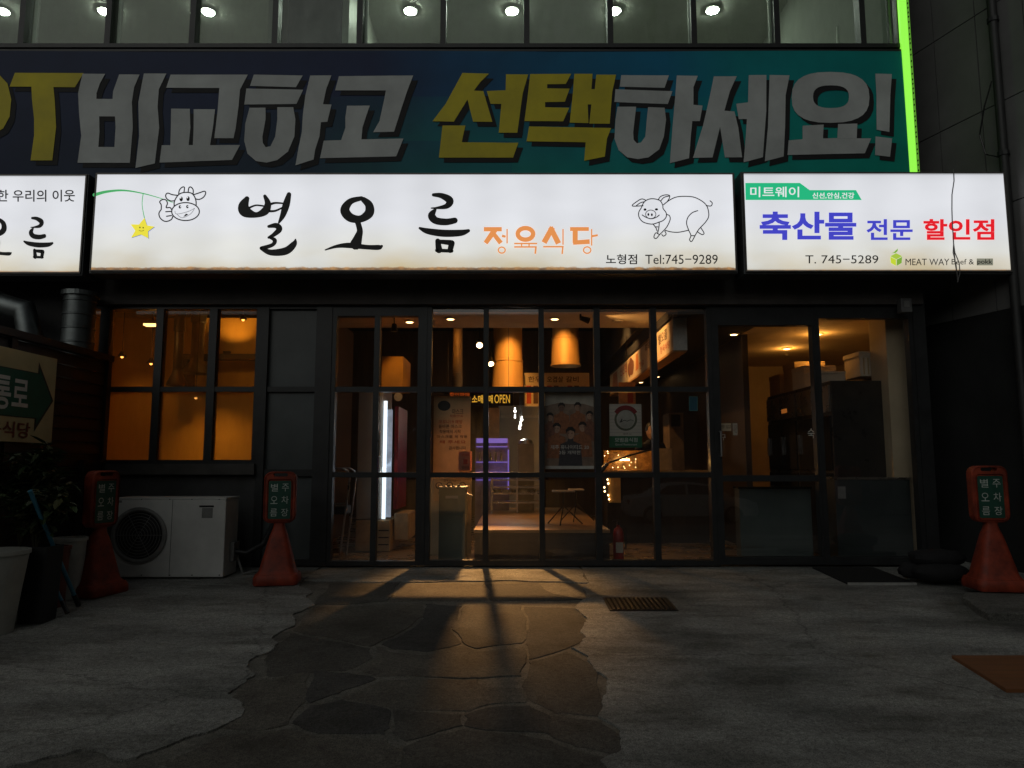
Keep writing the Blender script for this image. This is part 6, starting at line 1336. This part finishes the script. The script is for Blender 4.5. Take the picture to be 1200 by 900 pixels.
MB().box(q0.x, q1.x + .05, 8.98, 9.4, q1.z, q0.z - .06).build('box', M_FOAM, t, .006); MB().box(q0.x - .01, q1.x + .06, 8.97, 9.41, q0.z - .059, q0.z).build('lid', M_FOAM, t, .006)
for k in range(4): MB().box(q0.x + .04 + k * .055, q0.x + .055 + k * .055, 8.972, 8.98, q1.z + .02, q0.z - .08).build('rib', M_CART, t)
zt2 = q1.z
t = thing('tall_cabinet', (4.75, 9.2, .03), 'dark glass cabinet carrying the foam box behind the right door', 'cabinet')
MB().box(FXX + .74, q1.x + .40, 8.97, 9.7, .03, zt2 - .002).build('body', M_GDOOR, t, .006); MB().box(FXX + .745, q1.x + .39, 8.955, 8.969, zt2 - .10, zt2 - .03).build('head_rail', M_BST, t)
# display counters low behind the doors
for k, (x0, x1, y0, yb, lab) in enumerate(((866, 950, 573, 650, 'grey backed display counter behind the left half of the right door'), (978, 1066, 562, 652, 'dark display counter behind the right door pane'))):
    a, b = P(x0, y0, 8.5), P(x1, y0, 8.5); t = thing('display_counter', ((a.x + b.x) / 2, 8.5, .03), lab, 'counter', 'display counters of the butcher shop')
    MB().box(a.x, b.x, 8.5, 8.68 if k == 0 else 8.9, .03, a.z).build('body', mat('counter_teal', (.075, .095, .09), .45, .1, .2, 2) if k == 0 else mat('counter_dark', (.045, .055, .055), .4, .1, .2, 2), t, .008)
    MB().box(a.x - .01, b.x + .01, 8.49, 8.70 if k == 0 else 8.92, a.z + .001, a.z + .025).build('top', M_BST if k else M_GDOOR, t)
    MB().box(a.x + .03, b.x - .03, 8.492, 8.499, .05, .10).build('kick_plate', M_GDOOR, t)
    if k: MB().box(a.x + .03, a.x + .12, 8.494, 8.499, a.z - .22, a.z - .08).build('paper', M_ACG, t)
q0, q1 = P(958, 529, 8.95), P(1048, 556, 8.95)
t = thing('counter_rail', (q0.x, 8.95, 1.0), 'brown rail and till shelf above the dark display counter', 'rail')
MB().tube([P(962, 531, 9.3), P(1000, 529, 9.0), P(1040, 549, 8.75)], .022, 8).build('rail', mat('rail_brown', (.20, .11, .06), .4), t); MB().tube([P(1000, 529, 9.0), P(1000, 562, 9.0)], .016, 8).build('post', MATS['rail_brown'], t); MB().tube([P(1040, 549, 8.75), P(1040, 563, 8.75)], .016, 8).build('post', MATS['rail_brown'], t)
t = thing('till_box', P(1003, 527, 9.05), 'small cream box on the brown rail', 'box'); a, b = P(998, 512, 9.05), P(1009, 528, 9.05); MB().box(a.x, b.x, 9.02, 9.14, b.z, a.z).build('case', M_CREAMP, t, .008); MB().box(a.x + .02, b.x - .02, 9.012, 9.02, a.z - .06, a.z - .03).build('slot', M_TRACK, t)
make_texts()
